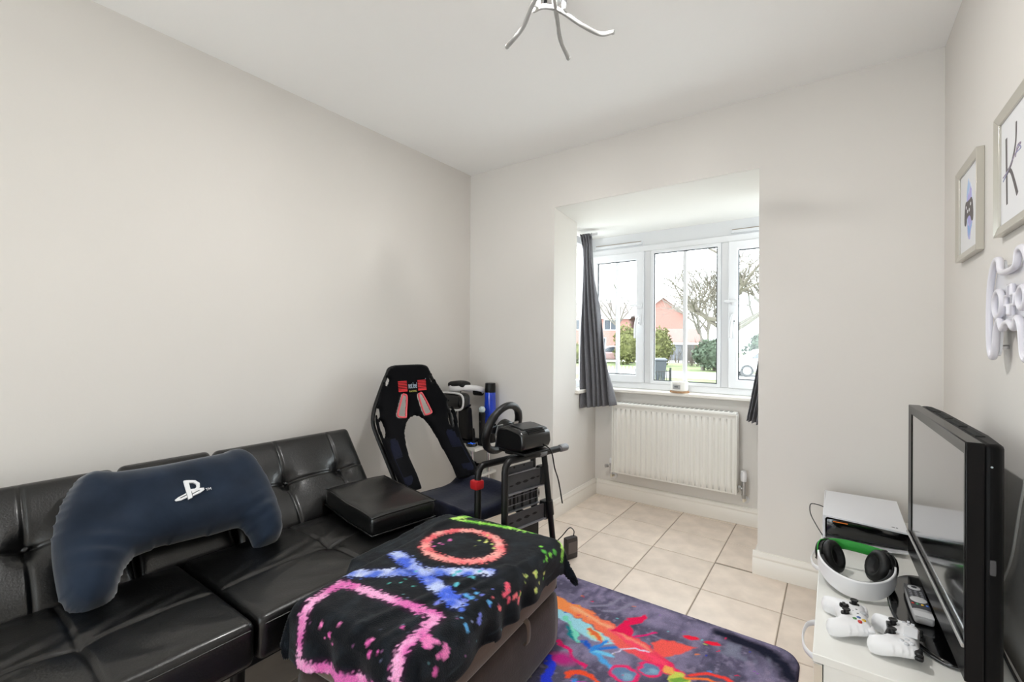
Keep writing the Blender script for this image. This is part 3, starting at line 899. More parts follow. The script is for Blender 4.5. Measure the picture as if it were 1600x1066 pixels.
    col = paint(col, S([(-.887, 1.623), (-.832, 1.611), (-.775, 1.563), (-.819, 1.559)]), l3(12, 128, 140))
    col = paint(col, Ln([(-.91, 1.67), (-.85, 1.62), (-.79, 1.565)], .008), l3(130, 226, 200))
    col = paint(col, Ln([(-.79, 1.655), (-.745, 1.628), (-.72, 1.60)], .009), l3(238, 110, 60))
    for a, b, w_, c_ in (((-.735, 1.545), (-.665, 1.615), .007, (40, 120, 214)), ((-.735, 1.545), (-.635, 1.505), .012, (84, 170, 232)), ((-.735, 1.545), (-.775, 1.572), .010, (30, 92, 200)),
                         ((-.735, 1.545), (-.660, 1.560), .009, (120, 204, 240)), ((-.735, 1.545), (-.705, 1.625), .010, (52, 140, 224))):
        col = paint(col, Ln([a, b], w_, .008), l3(*c_))
    col = paint(col, Ln([(-.66, 1.575), (-.645, 1.616), (-.60, 1.655), (-.55, 1.665)], .003), l3(226, 214, 240))
    col = paint(col, S([(-.715, 1.70), (-.70, 1.76), (-.695, 1.815), (-.655, 1.855), (-.640, 1.885), (-.625, 1.86), (-.640, 1.815), (-.664, 1.775), (-.64, 1.715), (-.61, 1.711)]), l3(236, 20, 84))
    col = paint(col, Ln([(-.63, 1.715), (-.60, 1.75), (-.57, 1.79)], .005), l3(226, 30, 120))
    col = paint(col, S([(-.562, 1.716), (-.536, 1.766), (-.418, 1.79), (-.473, 1.696), (-.499, 1.666), (-.538, 1.68)]), l3(246, 92, 84))
    for c_ in ((-.446, 1.843), (-.370, 1.856)):
        col = paint(col, El(c_, .027, .013, .35), l3(240, 28, 60))
    for c_, a, b in (((-.587, 1.50), .036, .034), ((-.524, 1.577), .031, .029), ((-.46, 1.47), .04, .03)):
        col = paint(col, El(c_, a * 1.35, b * 1.35, .3, .15), l3(240, 40, 110))
        col = paint(col, El(c_, a, b, .3, .15), l3(104, 132, 168))
        col = paint(col, El((c_[0] + .01, c_[1] - .006), a * .55, b * .5, .3, .6), l3(132, 170, 196))
    col = paint(col, S([(-.470, 1.612), (-.43, 1.622), (-.375, 1.59), (-.40, 1.53), (-.45, 1.55)]), l3(206, 214, 92))
    col = paint(col, S([(-.49, 1.625), (-.455, 1.635), (-.45, 1.60), (-.475, 1.595)]), l3(240, 170, 90))
    col = paint(col, El((-.425, 1.585), .03, .012, .8), l3(120, 170, 70))
    col = paint(col, Ln([(-.402, 1.629), (-.36, 1.67), (-.30, 1.69), (-.24, 1.665), (-.19, 1.60)], .006), l3(244, 66, 56))
    col = paint(col, Ln([(-.41, 1.605), (-.35, 1.645), (-.29, 1.655), (-.24, 1.62)], .005), l3(250, 120, 50))
    col = paint(col, Ln([(-.86, 1.52), (-.80, 1.495), (-.757, 1.465), (-.715, 1.45)], .008), l3(232, 30, 110))
    col = paint(col, El((-.80, 1.44), .05, .03, .4, .9), l3(190, 40, 130))
    col = paint(col, Ln(smooth2([(-.74, 1.38), (-.715, 1.42), (-.67, 1.425), (-.63, 1.40), (-.62, 1.36)], 4)[:16], .011), l3(246, 84, 48))
    col = paint(col, Ln([(-.84, 1.42), (-.80, 1.36), (-.79, 1.28)], .016), l3(40, 60, 214))
    col = paint(col, Ln([(-.72, 1.36), (-.68, 1.38), (-.65, 1.35)], .008), l3(220, 50, 190))
    col = paint(col, El((-.66, 1.34), .03, .02, 0), l3(120, 200, 120))
    col = paint(col, Ln([(-.55, 1.42), (-.46, 1.40), (-.38, 1.43), (-.28, 1.40)], .007), l3(246, 130, 40))
    # the print goes on towards the camera in looser splashes
    r2 = random.Random(5)
    pal = [(236, 30, 90), (250, 130, 50), (60, 140, 226), (120, 214, 220), (210, 214, 80), (150, 60, 190), (30, 50, 190), (244, 70, 70)]
    for i in range(70):
        c_ = (r2.uniform(-1.15, -.18), r2.uniform(.42, 1.32)); a = r2.uniform(0, 6.28); l_ = r2.uniform(.03, .12)
        col = paint(col, Ln([c_, (c_[0] + l_ * math.cos(a), c_[1] + l_ * math.sin(a))], r2.uniform(.004, .02), .01), l3(*r2.choice(pal)))
    for i in range(60):
        c_ = (r2.uniform(-.95, -.16), r2.uniform(1.35, 1.95))
        col = paint(col, El(c_, r2.uniform(.002, .006), r2.uniform(.002, .005), 0, .5) * .8, l3(*r2.choice(pal)))
    # bound edge
    eb = np.minimum.reduce([x - x0, x1 - x, y - y0, y1 - y, np.where((np.abs(dx.ravel()) > 0) & (np.abs(dy.ravel()) > 0), edge.ravel(), 1)])
    col = paint(col, np.clip(1 - eb / .009, 0, 1), l3(46, 34, 54))
    set_colors(o, col)
    me.materials.append(mat('rug_print', (90, 80, 100), .9, spec=.15, attr='print', sheen=.0, noise=(260, .14, 2), bump=(320, .35)))
    return t
build_rug()

# ------------------------------------------------------------------ storage ottoman with a blanket thrown over it
OC, OR = Vector((-1.055, 1.095, 0.013)), math.radians(4)
SUEDE = mat('brown_suede', (68, 57, 54), .95, spec=.1, sheen=.3, noise=(16, .14, 5), bump=(150, .12))
SUEDE2 = mat('taupe_suede', (104, 88, 78), .95, spec=.1, sheen=.3, noise=(14, .12, 5), bump=(150, .10))
ot = thing('storage_ottoman', 'brown suede storage ottoman with a lift-up lid in front of the sofa', 'ottoman', OC, OR)
def od(p):
    x, y, z = p
    b = .006 * (1 - (z / .11) ** 2)
    return (x + math.copysign(b, x) * (1 if abs(x) > .2 else 0), y + math.copysign(b, y) * (1 if abs(y) > .35 else 0), z)
MB().rbox((.0125, -.003, .110), (.455, .756, .205), .018, (14, 20, 8), None, od).build('box', SUEDE, ot, angle=180)
MB().rbox((.0125, -.003, .300), (.465, .764, .170), .026, (14, 22, 8), None, lambda p: (p[0], p[1], p[2] + (.010 * (1 - (p[0] / .25) ** 2) * (1 - (p[1] / .41) ** 2) if p[2] > 0 else 0))).build('lid', SUEDE2, ot, angle=180)
MB().tube(smooth_path([(.244, .12, .235), (.256, .12, .226), (.260, .12, .196), (.256, .12, .164), (.245, .12, .160)], 5), .012, 8, squash=(.16, 1)).build('pull_tab', SUEDE2, ot, angle=60)
for sx in (-1, 1):
    for sy in (-.35, .39):
        MB().cyl((sx * .20, sy, 0), (sx * .20, sy, .012), .014, n=12).build('foot', BLACKPL, ot)

def build_blanket():
    t = thing('throw_blanket', 'black fleece blanket printed with neon square, cross, circle and triangle on the ottoman', 'blanket', OC + Vector((0, 0, .398)), OR)
    L0, L1 = -.226, .252            # side edges of the lid
    V0, V1 = -.392, .388
    st = .0056
    ulo, uhi, vlo, vhi = -.345, .372, -.545, .545
    nu, nv = int((uhi - ulo) / st), int((vhi - vlo) / st)
    U, W = np.meshgrid(np.linspace(ulo, uhi, nu + 1), np.linspace(vlo, vhi, nv + 1), indexing='ij')
    r = .030
    def drape(a, lo, hi):
        """arc length past an edge -> (coordinate, drop, outward)"""
        out = np.where(a > hi, a - hi, np.where(a < lo, lo - a, 0.0)); sg = np.where(a > hi, 1.0, -1.0)
        q = r * PI / 2
        th = np.clip(out, 0, q) / r
        c = np.where(out > 0, np.where(a > hi, hi, lo) + sg * (r * np.sin(th)), a)
        drop = r * (1 - np.cos(th)) + np.clip(out - q, 0, None)
        return c, drop, np.clip(out - q, 0, None), sg
    # hem is not straight: it is pulled askew
    sk = .055 * (U - .05) / .3
    Wn = np.where(W < 0, W + np.clip(-W - .30, 0, 1) * 0, W)
    xu, du, ou, su = drape(U, L0 + r, L1 - r)
    yv, dv, ov, sv = drape(Wn, V0 + r, V1 - r)
    rest = np.clip((W + .26) / .14, 0, 1) * (U < L0 + r)      # here the cloth lies on the sofa seat
    du = np.where(U < 0, du * (1 - rest) + np.minimum(du, .014) * rest, du)
    xu = np.where(U < 0, xu - ou * rest * .9, xu)
    ou = np.where(U < 0, ou * (1 - rest), ou)
    drop = np.maximum(du, dv) + .35 * np.minimum(du, dv)
    wave_u = .010 * np.sin(W * 34 + 3 * np.sin(W * 9)) * np.clip(ou / .06, 0, 1)
    wave_v = .012 * np.sin(U * 30 + 1.3 + 2 * np.sin(U * 11)) * np.clip(ov / .06, 0, 1)
    x = xu + su * (wave_u + .004 + .10 * np.minimum(ou, .12) * .6 + np.clip(np.minimum(ou, ov), 0, 1) * .35) * (ou > 0)
    y = yv + sv * (wave_v + .004 + .06 * ov + np.clip(np.minimum(ou, ov), 0, 1) * .35) * (ov > 0)
    folds = .0045 * (fbm(U * 7 + 3, W * 7, 4) - .5) * 2 + .006 * np.exp(-((U - .16 - .35 * (W + .02)) / .018) ** 2) * (W < .1) + .004 * np.exp(-((U - .20 - .2 * W) / .012) ** 2)
    top = .003 + np.clip(folds, 0, 1) + .002 * fbm(U * 60, W * 60, 3) + .010 * np.clip(1 - (U / .25) ** 2, 0, 1) * np.clip(1 - ((W - .02) / .41) ** 2, 0, 1)
    z = top - drop
    # lift a ridge at the far side towards the sofa
    z = z + .022 * np.exp(-(((U + .235) / .035) ** 2 + ((W - .24) / .09) ** 2))
    # the cloth stops at the sofa front instead of hanging all the way
    V = np.stack([x.ravel(), y.ravel(), z.ravel()], 1)
    idx = np.arange((nu + 1) * (nv + 1)).reshape(nu + 1, nv + 1)
    F = np.stack([idx[:-1, :-1], idx[1:, :-1], idx[1:, 1:], idx[:-1, 1:]], -1)
    # outline of the cloth in its own plane (u, v)
    outl = [(-.300, -.490), (-.23, -.530), (-.10, -.525), (.05, -.500), (.18, -.475), (.285, -.455), (.335, -.36), (.345, -.15), (.350, .05), (.352, .25), (.362, .44), (.355, .51),
            (.28, .505), (.20, .415), (.05, .400), (-.12, .400), (-.27, .41), (-.335, .30), (-.325, .10), (-.330, -.15), (-.310, -.35)]
    outl = smooth2(outl, 5)
    uc = (U[:-1, :-1] + U[1:, 1:]) / 2; vc = (W[:-1, :-1] + W[1:, 1:]) / 2
    keep = in_poly(uc, vc, outl)
    F = F[keep]
    used = np.unique(F); remap = -np.ones(len(V), int); remap[used] = np.arange(len(used))
    F = remap[F]; V = V[used]; u = U.ravel()[used]; w = W.ravel()[used]
    me = bpy.data.meshes.new('cloth'); me.from_pydata(V.tolist(), [], F.tolist()); me.update()
    o = bpy.data.objects.new('cloth', me); C.objects.link(o); o.parent = t
    me.polygons.foreach_set('use_smooth', [True] * len(me.polygons))
    l3 = lambda r_, g, b: np.array(lin(r_, g, b))
    col = np.zeros((len(u), 3)) + l3(15, 18, 23)
    n1 = fbm(u * 30, w * 30, 4)
    col = paint(col, np.clip((n1 - .45) * 4, 0, 1) * .6, l3(36, 43, 50))
    fz = (fbm(u * 210, w * 210, 3) - .5) * .034          # ragged spray edge
    def stroke(pts, wd, c1, c2, closed=False, glow=None):
        nonlocal col
        d = d_seg(u, w, pts, closed)
        if glow is not None:
            col = paint(col, np.clip(1 - (d - wd) / .016, 0, 1) * .55, l3(*glow))
        m = np.clip(.5 - (d + fz - wd) / .003, 0, 1)
        n = np.clip((fbm(u * 24 + 9, w * 24, 3) - .35) * 3, 0, 1)[:, None]
        cc = l3(*c1) * (1 - n) + l3(*c2) * n
        col = col * (1 - m[:, None]) + cc * m[:, None]
    stroke([(-.177, -.262), (.180, -.240), (.200, -.47), (-.155, -.520)], .0145, (226, 112, 184), (252, 178, 222), True, (70, 10, 60))
    stroke([(-.185, -.205), (.165, .015)], .023, (84, 116, 222), (212, 222, 252), False, (14, 24, 90))
    stroke([(-.170, -.045), (.185, -.165)], .023, (72, 104, 222), (196, 210, 250), False, (14, 24, 90))
    a = np.linspace(0, 2 * PI, 49)[:-1]
    stroke([(-.018 + .142 * math.cos(t_), .128 + .120 * math.sin(t_)) for t_ in a], .0165, (244, 110, 118), (255, 176, 168), True, (90, 14, 20))
    stroke([(-.215, .300), (.03, .352), (.215, .400), (.30, .37)], .011, (120, 214, 60), (206, 250, 130), False, (24, 70, 10))
    stroke([(-.205, .302), (-.165, .375), (-.12, .46)], .014, (120, 214, 60), (206, 250, 130), False, (24, 70, 10))
    r3 = random.Random(11)
    def dots(c, n, spread, cols, smin=.002, smax=.008):
        nonlocal col
        for i in range(n):
            p = (c[0] + r3.gauss(0, spread), c[1] + r3.gauss(0, spread * 1.2)); s_ = r3.uniform(smin, smax)
            ang = r3.uniform(-.6, .6)
            dx_, dy_ = (u - p[0]) * math.cos(ang) + (w - p[1]) * math.sin(ang), -(u - p[0]) * math.sin(ang) + (w - p[1]) * math.cos(ang)
            m = np.clip(.5 - (np.hypot(dx_ / 1.0, dy_ / r3.uniform(1.0, 1.7)) - s_) / .0022, 0, 1)
            col = paint(col, m, l3(*r3.choice(cols)))
    PK, BL, GR, YE, RD = [(226, 104, 178), (236, 130, 190)], [(88, 120, 226), (96, 170, 226), (120, 130, 220)], [(130, 214, 74), (90, 180, 70)], [(222, 226, 130), (196, 220, 120)], [(240, 96, 120), (250, 120, 130)]
    dots((.245, -.33), 9, .028, PK, .003, .013); dots((.12, -.40), 6, .03, PK); dots((-.06, -.44), 5, .04, PK, .002, .006)
    dots((.205, -.10), 16, .032, BL, .002, .009); dots((.24, -.18), 8, .03, BL); dots((.13, -.07), 8, .03, [(96, 190, 210)], .002, .008)
    dots((.285, .02), 7, .022, RD, .003, .011); dots((.30, -.05), 4, .02, RD); dots((-.09, .10), 7, .02, PK, .002, .006)
    dots((.25, .27), 9, .028, GR, .003, .010); dots((.29, .17), 6, .02, YE, .002, .008); dots((.06, .19), 7, .028, YE, .002, .007); dots((.12, .36), 6, .03, GR)
    dots((-.02, -.15), 5, .03, [(100, 200, 190)], .002, .006); dots((.28, .10), 5, .03, YE, .002, .006)
    dots((.15, -.25), 40, .14, [(150, 160, 200), (190, 120, 180), (120, 180, 190)], .0008, .0018)
    # stitched hem along the cloth's edge
    de = d_seg(u, w, outl, True)
    col = paint(col, np.clip(1 - np.abs(de - .026) / .002, 0, 1) * .5, l3(58, 72, 78))
    set_colors(o, col)
    me.materials.append(mat('fleece_print', (20, 22, 26), .95, spec=.1, attr='print', sheen=.12, noise=(300, .22, 2), bump=(340, .4)))
    s = o.modifiers.new('thickness', 'SOLIDIFY'); s.thickness = .004; s.offset = 1
    return t
build_blanket()

# ------------------------------------------------------------------ low white TV cabinet along the right wall
CX0, CX1, CY0, CY1, CZ = -0.042, 0.345, 1.330, 2.535, 0.400
BEIGE = mat('laminate_edge', (216, 204, 188), .45)
cab = thing('tv_cabinet', 'low white two-drawer cabinet under the television with bow handles', 'cabinet', ((CX0 + CX1) / 2, (CY0 + CY1) / 2, 0), w=True)
MB().bb(CX0, CX1, CY0, CY1, CZ - .020, CZ).build('top', WHITELAM, cab, bevel=.0015)
for y0, y1 in ((CY0 + .004, CY0 + .022), (CY1 - .022, CY1 - .004), ((CY0 + CY1) / 2 - .009, (CY0 + CY1) / 2 + .009)):
    MB().bb(CX0 + .022, CX1, y0, y1, .03, CZ - .020).build('side_panel', WHITELAM, cab, bevel=.001)
MB().bb(CX1 - .006, CX1, CY0 + .022, CY1 - .022, .03, CZ - .020).build('back_panel', WHITELAM, cab, smooth=False)
MB().bb(CX0 + .022, CX1 - .006, CY0 + .022, CY1 - .022, .03, .046).build('bottom', WHITELAM, cab, smooth=False)
for x in (CX0 + .05, CX1 - .05):
    for y in (CY0 + .05, CY1 - .05):
        MB().cyl((x, y, 0), (x, y, .03), .016, n=14).build('foot', BLACKPL, cab)
for y0, y1 in ((CY0 + .003, (CY0 + CY1) / 2 - .002), ((CY0 + CY1) / 2 + .002, CY1 - .003)):
    dr = MB().bb(CX0 + .002, CX0 + .020, y0, y1, .040, CZ - .024).build('drawer_front', WHITELAM, cab, bevel=.0015)
    MB().bb(CX0 + .0025, CX0 + .0195, y0 - .0006, y0 + .0004, .041, CZ - .025).build('edge_band', BEIGE, dr, smooth=False)
    ym = (y0 + y1) / 2 - .02
    pts = [(CX0 + .002, ym - .095, .285), (CX0 - .012, ym - .088, .285), (CX0 - .027, ym - .06, .285), (CX0 - .033, ym, .285), (CX0 - .027, ym + .06, .285), (CX0 - .012, ym + .088, .285), (CX0 + .002, ym + .095, .285)]
    MB().tube(smooth_path(pts, 6), .009, 10, squash=(1.0, .35)).build('bow_handle', WHITEPL, dr)

# ------------------------------------------------------------------ television on an oval stand, seen from its side
TX, TY0, TY1, TZ0, TZ1 = 0.212, 1.320, 2.030, 0.452, 0.952
BEZEL = mat('tv_bezel', (10, 9, 10), .25, spec=.2)
SCREEN = mat('tv_screen', (22, 22, 24), .05, spec=.9, coat=1.0)
TVBACK = mat('tv_back', (6, 6, 7), .5, spec=.15)
tv = thing('television', 'flat black television standing sideways on the white cabinet', 'television', (TX + .04, (TY0 + TY1) / 2, CZ), w=True)
# bezel: ring with a deep lower fascia
bz = [(TY0, TZ0), (TY1, TZ0), (TY1, TZ1), (TY0, TZ1)]
SY0, SY1, SZ0, SZ1 = TY0 + .030, TY1 - .030, TZ0 + .085, TZ1 - .030
iz = [(SY0, SZ0), (SY1, SZ0), (SY1, SZ1), (SY0, SZ1)]
vs_ = [(TX, y, z) for y, z in bz] + [(TX + .004, y, z) for y, z in iz] + [(TX + .03, y, z) for y, z in bz] + [(TX + .03, y, z) for y, z in iz]
fs_ = []
for k in range(4):
    l = (k + 1) % 4
    fs_ += [(k, 4 + k, 4 + l, l), (8 + k, 8 + l, 12 + l, 12 + k), (k, l, 8 + l, 8 + k), (4 + k, 12 + k, 12 + l, 4 + l)]
MB().add(vs_, fs_).build('bezel', BEZEL, tv, bevel=.003)
MB().bb(TX + .006, TX + .012, SY0 - .004, SY1 + .004, SZ0 - .004, SZ1 + .004).build('screen', SCREEN, tv, smooth=False)
MB().tube([(TX - .001, TY0 + .004, SZ0 - .012), (TX - .001, TY1 - .004, SZ0 - .012)], .004, 8).build('trim_strip', BRUSHED, tv)
MB().prism([(TX + .028, TY0 + .001), (TX + .052, TY0 + .003), (TX + .062, TY0 + .02), (TX + .070, TY0 + .14), (TX + .070, TY1 - .14), (TX + .062, TY1 - .02), (TX + .052, TY1 - .003), (TX + .028, TY1 - .001)],
           TZ0 + .002, TZ1 - .001).build('back_shell', TVBACK, tv, bevel=.010, seg=3)
for k in range(4):
    y = TY0 + .10 + k * .145
    MB().bb(TX + .036, TX + .052, y, y + .12, TZ1 - .0015, TZ1 + .0008).build('vent_slot', mat('vent_black', (4, 4, 4), .8), tv, smooth=False)
MB().rbox((TX + .042, TY0 + .002, .70), (.010, .005, .032), .002, (2, 2, 4)).build('side_button', mat('button_grey', (70, 70, 72), .4), tv)
MB().cyl((TX + .040, TY0 + .0025, .905), (TX + .040, TY0 + .0005, .905), .002, n=10).build('indicator', mat('indicator', (180, 190, 195), .3), tv)
MB().rbox((TX + .045, 1.675, CZ + .045), (.035, .11, .066), .008, (4, 6, 6)).build('neck', GLOSSBLK, tv)
base = []
for i in range(56):
    a = 2 * PI * i / 56
    base.append((TX + .012 + .094 * math.cos(a), 1.700 + .245 * math.sin(a)))
bs = MB().prism(base, CZ + .001, CZ + .013).build('stand_base', GLOSSBLK, tv, bevel=.005, seg=3)
MB().tube([(x, y, CZ + .0065) for x, y in [(TX + .012 + .0945 * math.cos(2 * PI * i / 56), 1.700 + .2455 * math.sin(2 * PI * i / 56)) for i in range(56)]], .0022, 6, True).build('rim', mat('dark_chrome', (120, 122, 126), .2, metal=1.0), bs)

tv.rotation_euler.z = math.radians(1.5)

# remote control lying on the stand base
rc_ = thing('remote_control', 'silver grey remote control lying on the television stand', 'remote control', (.193, 1.705, CZ + .0135), math.radians(1))
MB().rbox((0, 0, .011), (.046, .205, .020), .008, (8, 20, 4), None, lambda p: (p[0] * (1 - .10 * (p[1] / .1) ** 2), p[1], p[2] + (.002 * (1 - (p[0] / .023) ** 2) if p[2] > 0 else 0))).build('body', mat('remote_silver', (176, 176, 178), .4), rc_, angle=60)
MB().rbox((0, .020, .0215), (.041, .150, .004), .0018, (6, 14, 2)).build('face_plate', mat('remote_dark', (62, 63, 68), .35), rc_)
MB().lathe([(.014, 0), (.0145, .0015), (.012, .0030)], 24, (0, .074, .0228)).build('navigation_ring', mat('remote_light', (206, 206, 208), .35), rc_)
MB().lathe([(.007, 0), (.0065, .0042)], 16, (0, .074, .0228)).build('select_button', mat('remote_dark2', (48, 50, 56), .35), rc_)
MB().lathe([(.018, 0), (.0185, .0012), (.016, .0024)], 24, (0, -.002, .0228)).build('rocker_pad', mat('remote_light', (206, 206, 208), .35), rc_)
for i, cc in enumerate([(206, 70, 56), (70, 150, 110), (226, 180, 52), (66, 110, 196)]):
    MB().sphere((-.015 + .010 * i, -.030, .0235), .0036, (1, 1, .6), 10, 6).build('colour_button', mat('remote_key_%d' % i, cc, .35), rc_)
for j in range(4):
    for i in range(3):
        MB().rbox((-.012 + .012 * i, .050 - .011 * j, .0238), (.0065, .005, .002), .0008, (2, 2, 2)).build('key', mat('remote_key_grey', (150, 152, 158), .4), rc_)
MB().rbox((0, -.085, .0215), (.040, .032, .0045), .0018, (6, 6, 2)).build('battery_end', mat('remote_light', (206, 206, 208), .35), rc_)

# ------------------------------------------------------------------ games console lying flat: white wings around a black core
ps = thing('games_console', 'white and black games console lying flat at the far end of the cabinet', 'games console', (-.036, 2.105, CZ), w=True)
PX0, PX1, PY0, PY1 = -.034, .212, 2.105, 2.480
def wing(z_out, z_in_fn, sgn):
    """curved cover plate, thicker towards the console's front edge"""
    def fn_out(u, v):
        x = PX0 + (PX1 - PX0) * u; y = PY0 + (PY1 - PY0) * v
        bow = .012 * math.sin(PI * u) * (1 - v)
        return (x, y - .012 * (1 - v) * math.sin(PI * u * .9), z_out + sgn * (bow * .35 + .010 * (1 - u) * (1 - v) + .006 * v))
    nu, nv = 24, 18
    vs_ = []; fs_ = []
    for lay in (0, 1):
        for j in range(nv + 1):
            for i in range(nu + 1):
                p = Vector(fn_out(i / nu, j / nv))
                if lay: p.z -= sgn * (.0055 + .018 * max(0, (i / nu < .02)) )
                vs_.append(p)
    w = nu + 1; N = w * (nv + 1)
    for j in range(nv):
        for i in range(nu):
            a = j * w + i
            q = (a, a + 1, a + w + 1, a + w); fs_.append(q if sgn > 0 else q[::-1]); r = tuple(N + t for t in reversed(q)); fs_.append(r if sgn > 0 else r[::-1])
    ring = [i for i in range(w)] + [j * w + nu for j in range(1, nv + 1)] + [nv * w + i for i in range(nu - 1, -1, -1)] + [j * w for j in range(nv - 1, 0, -1)]
    for a, b in zip(ring, ring[1:] + ring[:1]): fs_.append((a, N + a, N + b, b) if sgn > 0 else (b, N + b, N + a, a))
    return MB().add(vs_, fs_)
PSW = mat('console_white', (228, 229, 233), .42)
tp = wing(CZ + .092, None, 1).build('top_wing', PSW, ps, angle=50)
wing(CZ + .018, None, -1).build('bottom_wing', PSW, ps, angle=50)
MB().rbox(((PX0 + PX1) / 2 + .006, (PY0 + PY1) / 2 + .004, CZ + .055), (PX1 - PX0 - .004, PY1 - PY0 - .016, .066), .010, (10, 14, 4)).build('core', GLOSSBLK, ps)
# the white wings meet at the narrow end
MB().prism([(PY0 - .003, CZ + .010), (PY0 + .012, CZ + .014), (PY0 + .016, CZ + .096), (PY0 - .003, CZ + .104)], PX0 - .002, PX0 + .006, 'x').build('wing_joint', PSW, ps, bevel=.002)
MB().bb(PX0 - .002, PX0 + .004, PY0 + .010, PY1 - .01, CZ + .012, CZ + .100).build('end_cover', PSW, ps, bevel=.003)
MB().bb(PX0 + .030, PX0 + .075, PY0 - .0005, PY0 + .003, CZ + .082, CZ + .084).build('status_light', mat('status_amber', (200, 110, 40), .4, emit=((255, 130, 40), .25)), ps, smooth=False)
for dx_, w_ in ((0, .010), (.013, .006)):
    MB().bb(PX1 - .045 + dx_, PX1 - .045 + dx_ + w_, PY0 + .020, PY0 + .026, CZ + .0955, CZ + .0962).build('emblem', mat('emblem_grey', (90, 92, 98), .4), tp, smooth=False)
for x in (PX0 + .03, PX1 - .03):
    for y in (PY0 + .05, PY1 - .05):
        MB().cyl((x, y, CZ), (x, y, CZ + .012), .010, n=12).build('foot', BLACKPL, ps)
tag(MB().tube(smooth_path([(-.0375, 2.40, CZ + .045), (-.060, 2.40, CZ + .050), (-.085, 2.38, CZ + .052), (-.082, 2.32, CZ + .028), (-.052, 2.22, CZ + .006), (-.030, 2.14, CZ + .003), (-.010, 2.09, CZ + .003), (.01, 2.075, CZ + .003)], 8), .0020, 8).build('console_cable', BLACKPL),
    'thin black cable looping from the games console over the cabinet edge', 'cable')

# ------------------------------------------------------------------ gaming headset lying on the cabinet
GREEN = mat('headset_green', (30, 148, 44), .5)
PADBLK = mat('ear_pad', (9, 9, 10), .6, bump=(140, .1))
hs = thing('headset', 'white and black gaming headset with a green band on the cabinet', 'headset', (.055, 1.790, CZ + .004))
# headband arc lies towards the room; its ends rise to the ear cups
def band_pt(a, rx=.090, ry=.125, z=.030):
    return Vector((rx * math.cos(a), -ry * math.sin(a) * .98 + .010, z + .030 * max(0, 1 - math.sin(a)) ))
def band(w0, th, off, n=40, a0=.02, a1=PI - .02):
    vs_ = []; fs_ = []
    for i in range(n + 1):
        a = a0 + (a1 - a0) * i / n
        p = band_pt(a, .090 + off, .125 + off); d = Vector((math.cos(a), -math.sin(a), 0)).normalized()
        hgt = w0 * (.62 + .38 * math.sin(a))
        for dx_, dz in ((0, -hgt), (th, -hgt * .92), (th, hgt * .92), (0, hgt)):
            vs_.append(p + d * dx_ + Vector((0, 0, dz)))
    for i in range(n):
        for k in range(4):
            l = (k + 1) % 4; fs_.append((i * 4 + k, (i + 1) * 4 + k, (i + 1) * 4 + l, i * 4 + l))
    fs_.append((0, 1, 2, 3)); fs_.append((4 * n + 3, 4 * n + 2, 4 * n + 1, 4 * n))
    return MB().add(vs_, fs_)
band(.028, .006, .004).build('headband', WHITEPL, hs, bevel=.002, angle=50)
band(.024, .010, -.008, 40, .15, PI - .15).build('headband_pad', PADBLK, hs, bevel=.003, angle=50)
for sx in (-1, 1):
    # cups stand on edge, tilted, pads facing each other
    M = Matrix.Translation((sx * .066, .045, .050)) @ Matrix.Rotation(sx * .50, 4, 'Z') @ Matrix.Rotation(sx * -PI / 2 + sx * .35, 4, 'Y')
    cup = MB().lathe([(.030, .000), (.042, .004), (.045, .014), (.043, .024), (.034, .032), (.018, .036)], 30, M=M @ Matrix.Diagonal((1.08, .92, -1, 1)) @ Matrix.Translation((0, 0, -.004))).build('ear_cup', BLACKPL, hs, angle=50)
    MB().lathe([(.018, .0), (.040, .001), (.046, .010), (.045, .020), (.036, .027), (.026, .024), (.022, .012), (.018, .010)], 30, M=M @ Matrix.Diagonal((1.08, .92, 1, 1))).build('ear_pad', PADBLK, cup, angle=60)
    ring_pts = [M @ Vector((.0468 * 1.08 * math.cos(2 * PI * k / 30), .0468 * .92 * math.sin(2 * PI * k / 30), -.010)) for k in range(30)]
    MB().tube(ring_pts, .0020, 6, True).build('accent_ring', GREEN if sx < 0 else BLACKPL, cup)
    yk = [(sx * .090, .008, .058), (sx * .097, .035, .072), (sx * .094, .065, .078), (sx * .078, .088, .076)]
    MB().tube(smooth_path(yk, 6), .0065, 10, squash=(1, .5)).build('yoke', mat('yoke_grey', (40, 40, 42), .35), hs)
gp = smooth_path([(-.074, .092, .074), (-.03, .094, .080), (.03, .094, .078), (.074, .090, .074)], 8)
MB().tube(gp, .0165, 12, squash=(1.0, .32)).build('inner_strap', GREEN, hs, angle=60)
for sx in (-1, 1):
    MB().rbox((sx * .076, .091, .074), (.020, .016, .032), .005, (4, 4, 4)).build('strap_clip', BLACKPL, hs)
MB().tube(smooth_path([(-.095, .06, .030), (-.105, .09, .016), (-.085, .118, .012), (-.05, .122, .010)], 6), .0035, 8).build('microphone_boom', BLACKPL, hs)
MB().sphere((-.046, .122, .011), .008, (1.5, .8, .8), 12, 8).build('microphone', BLACKPL, hs)

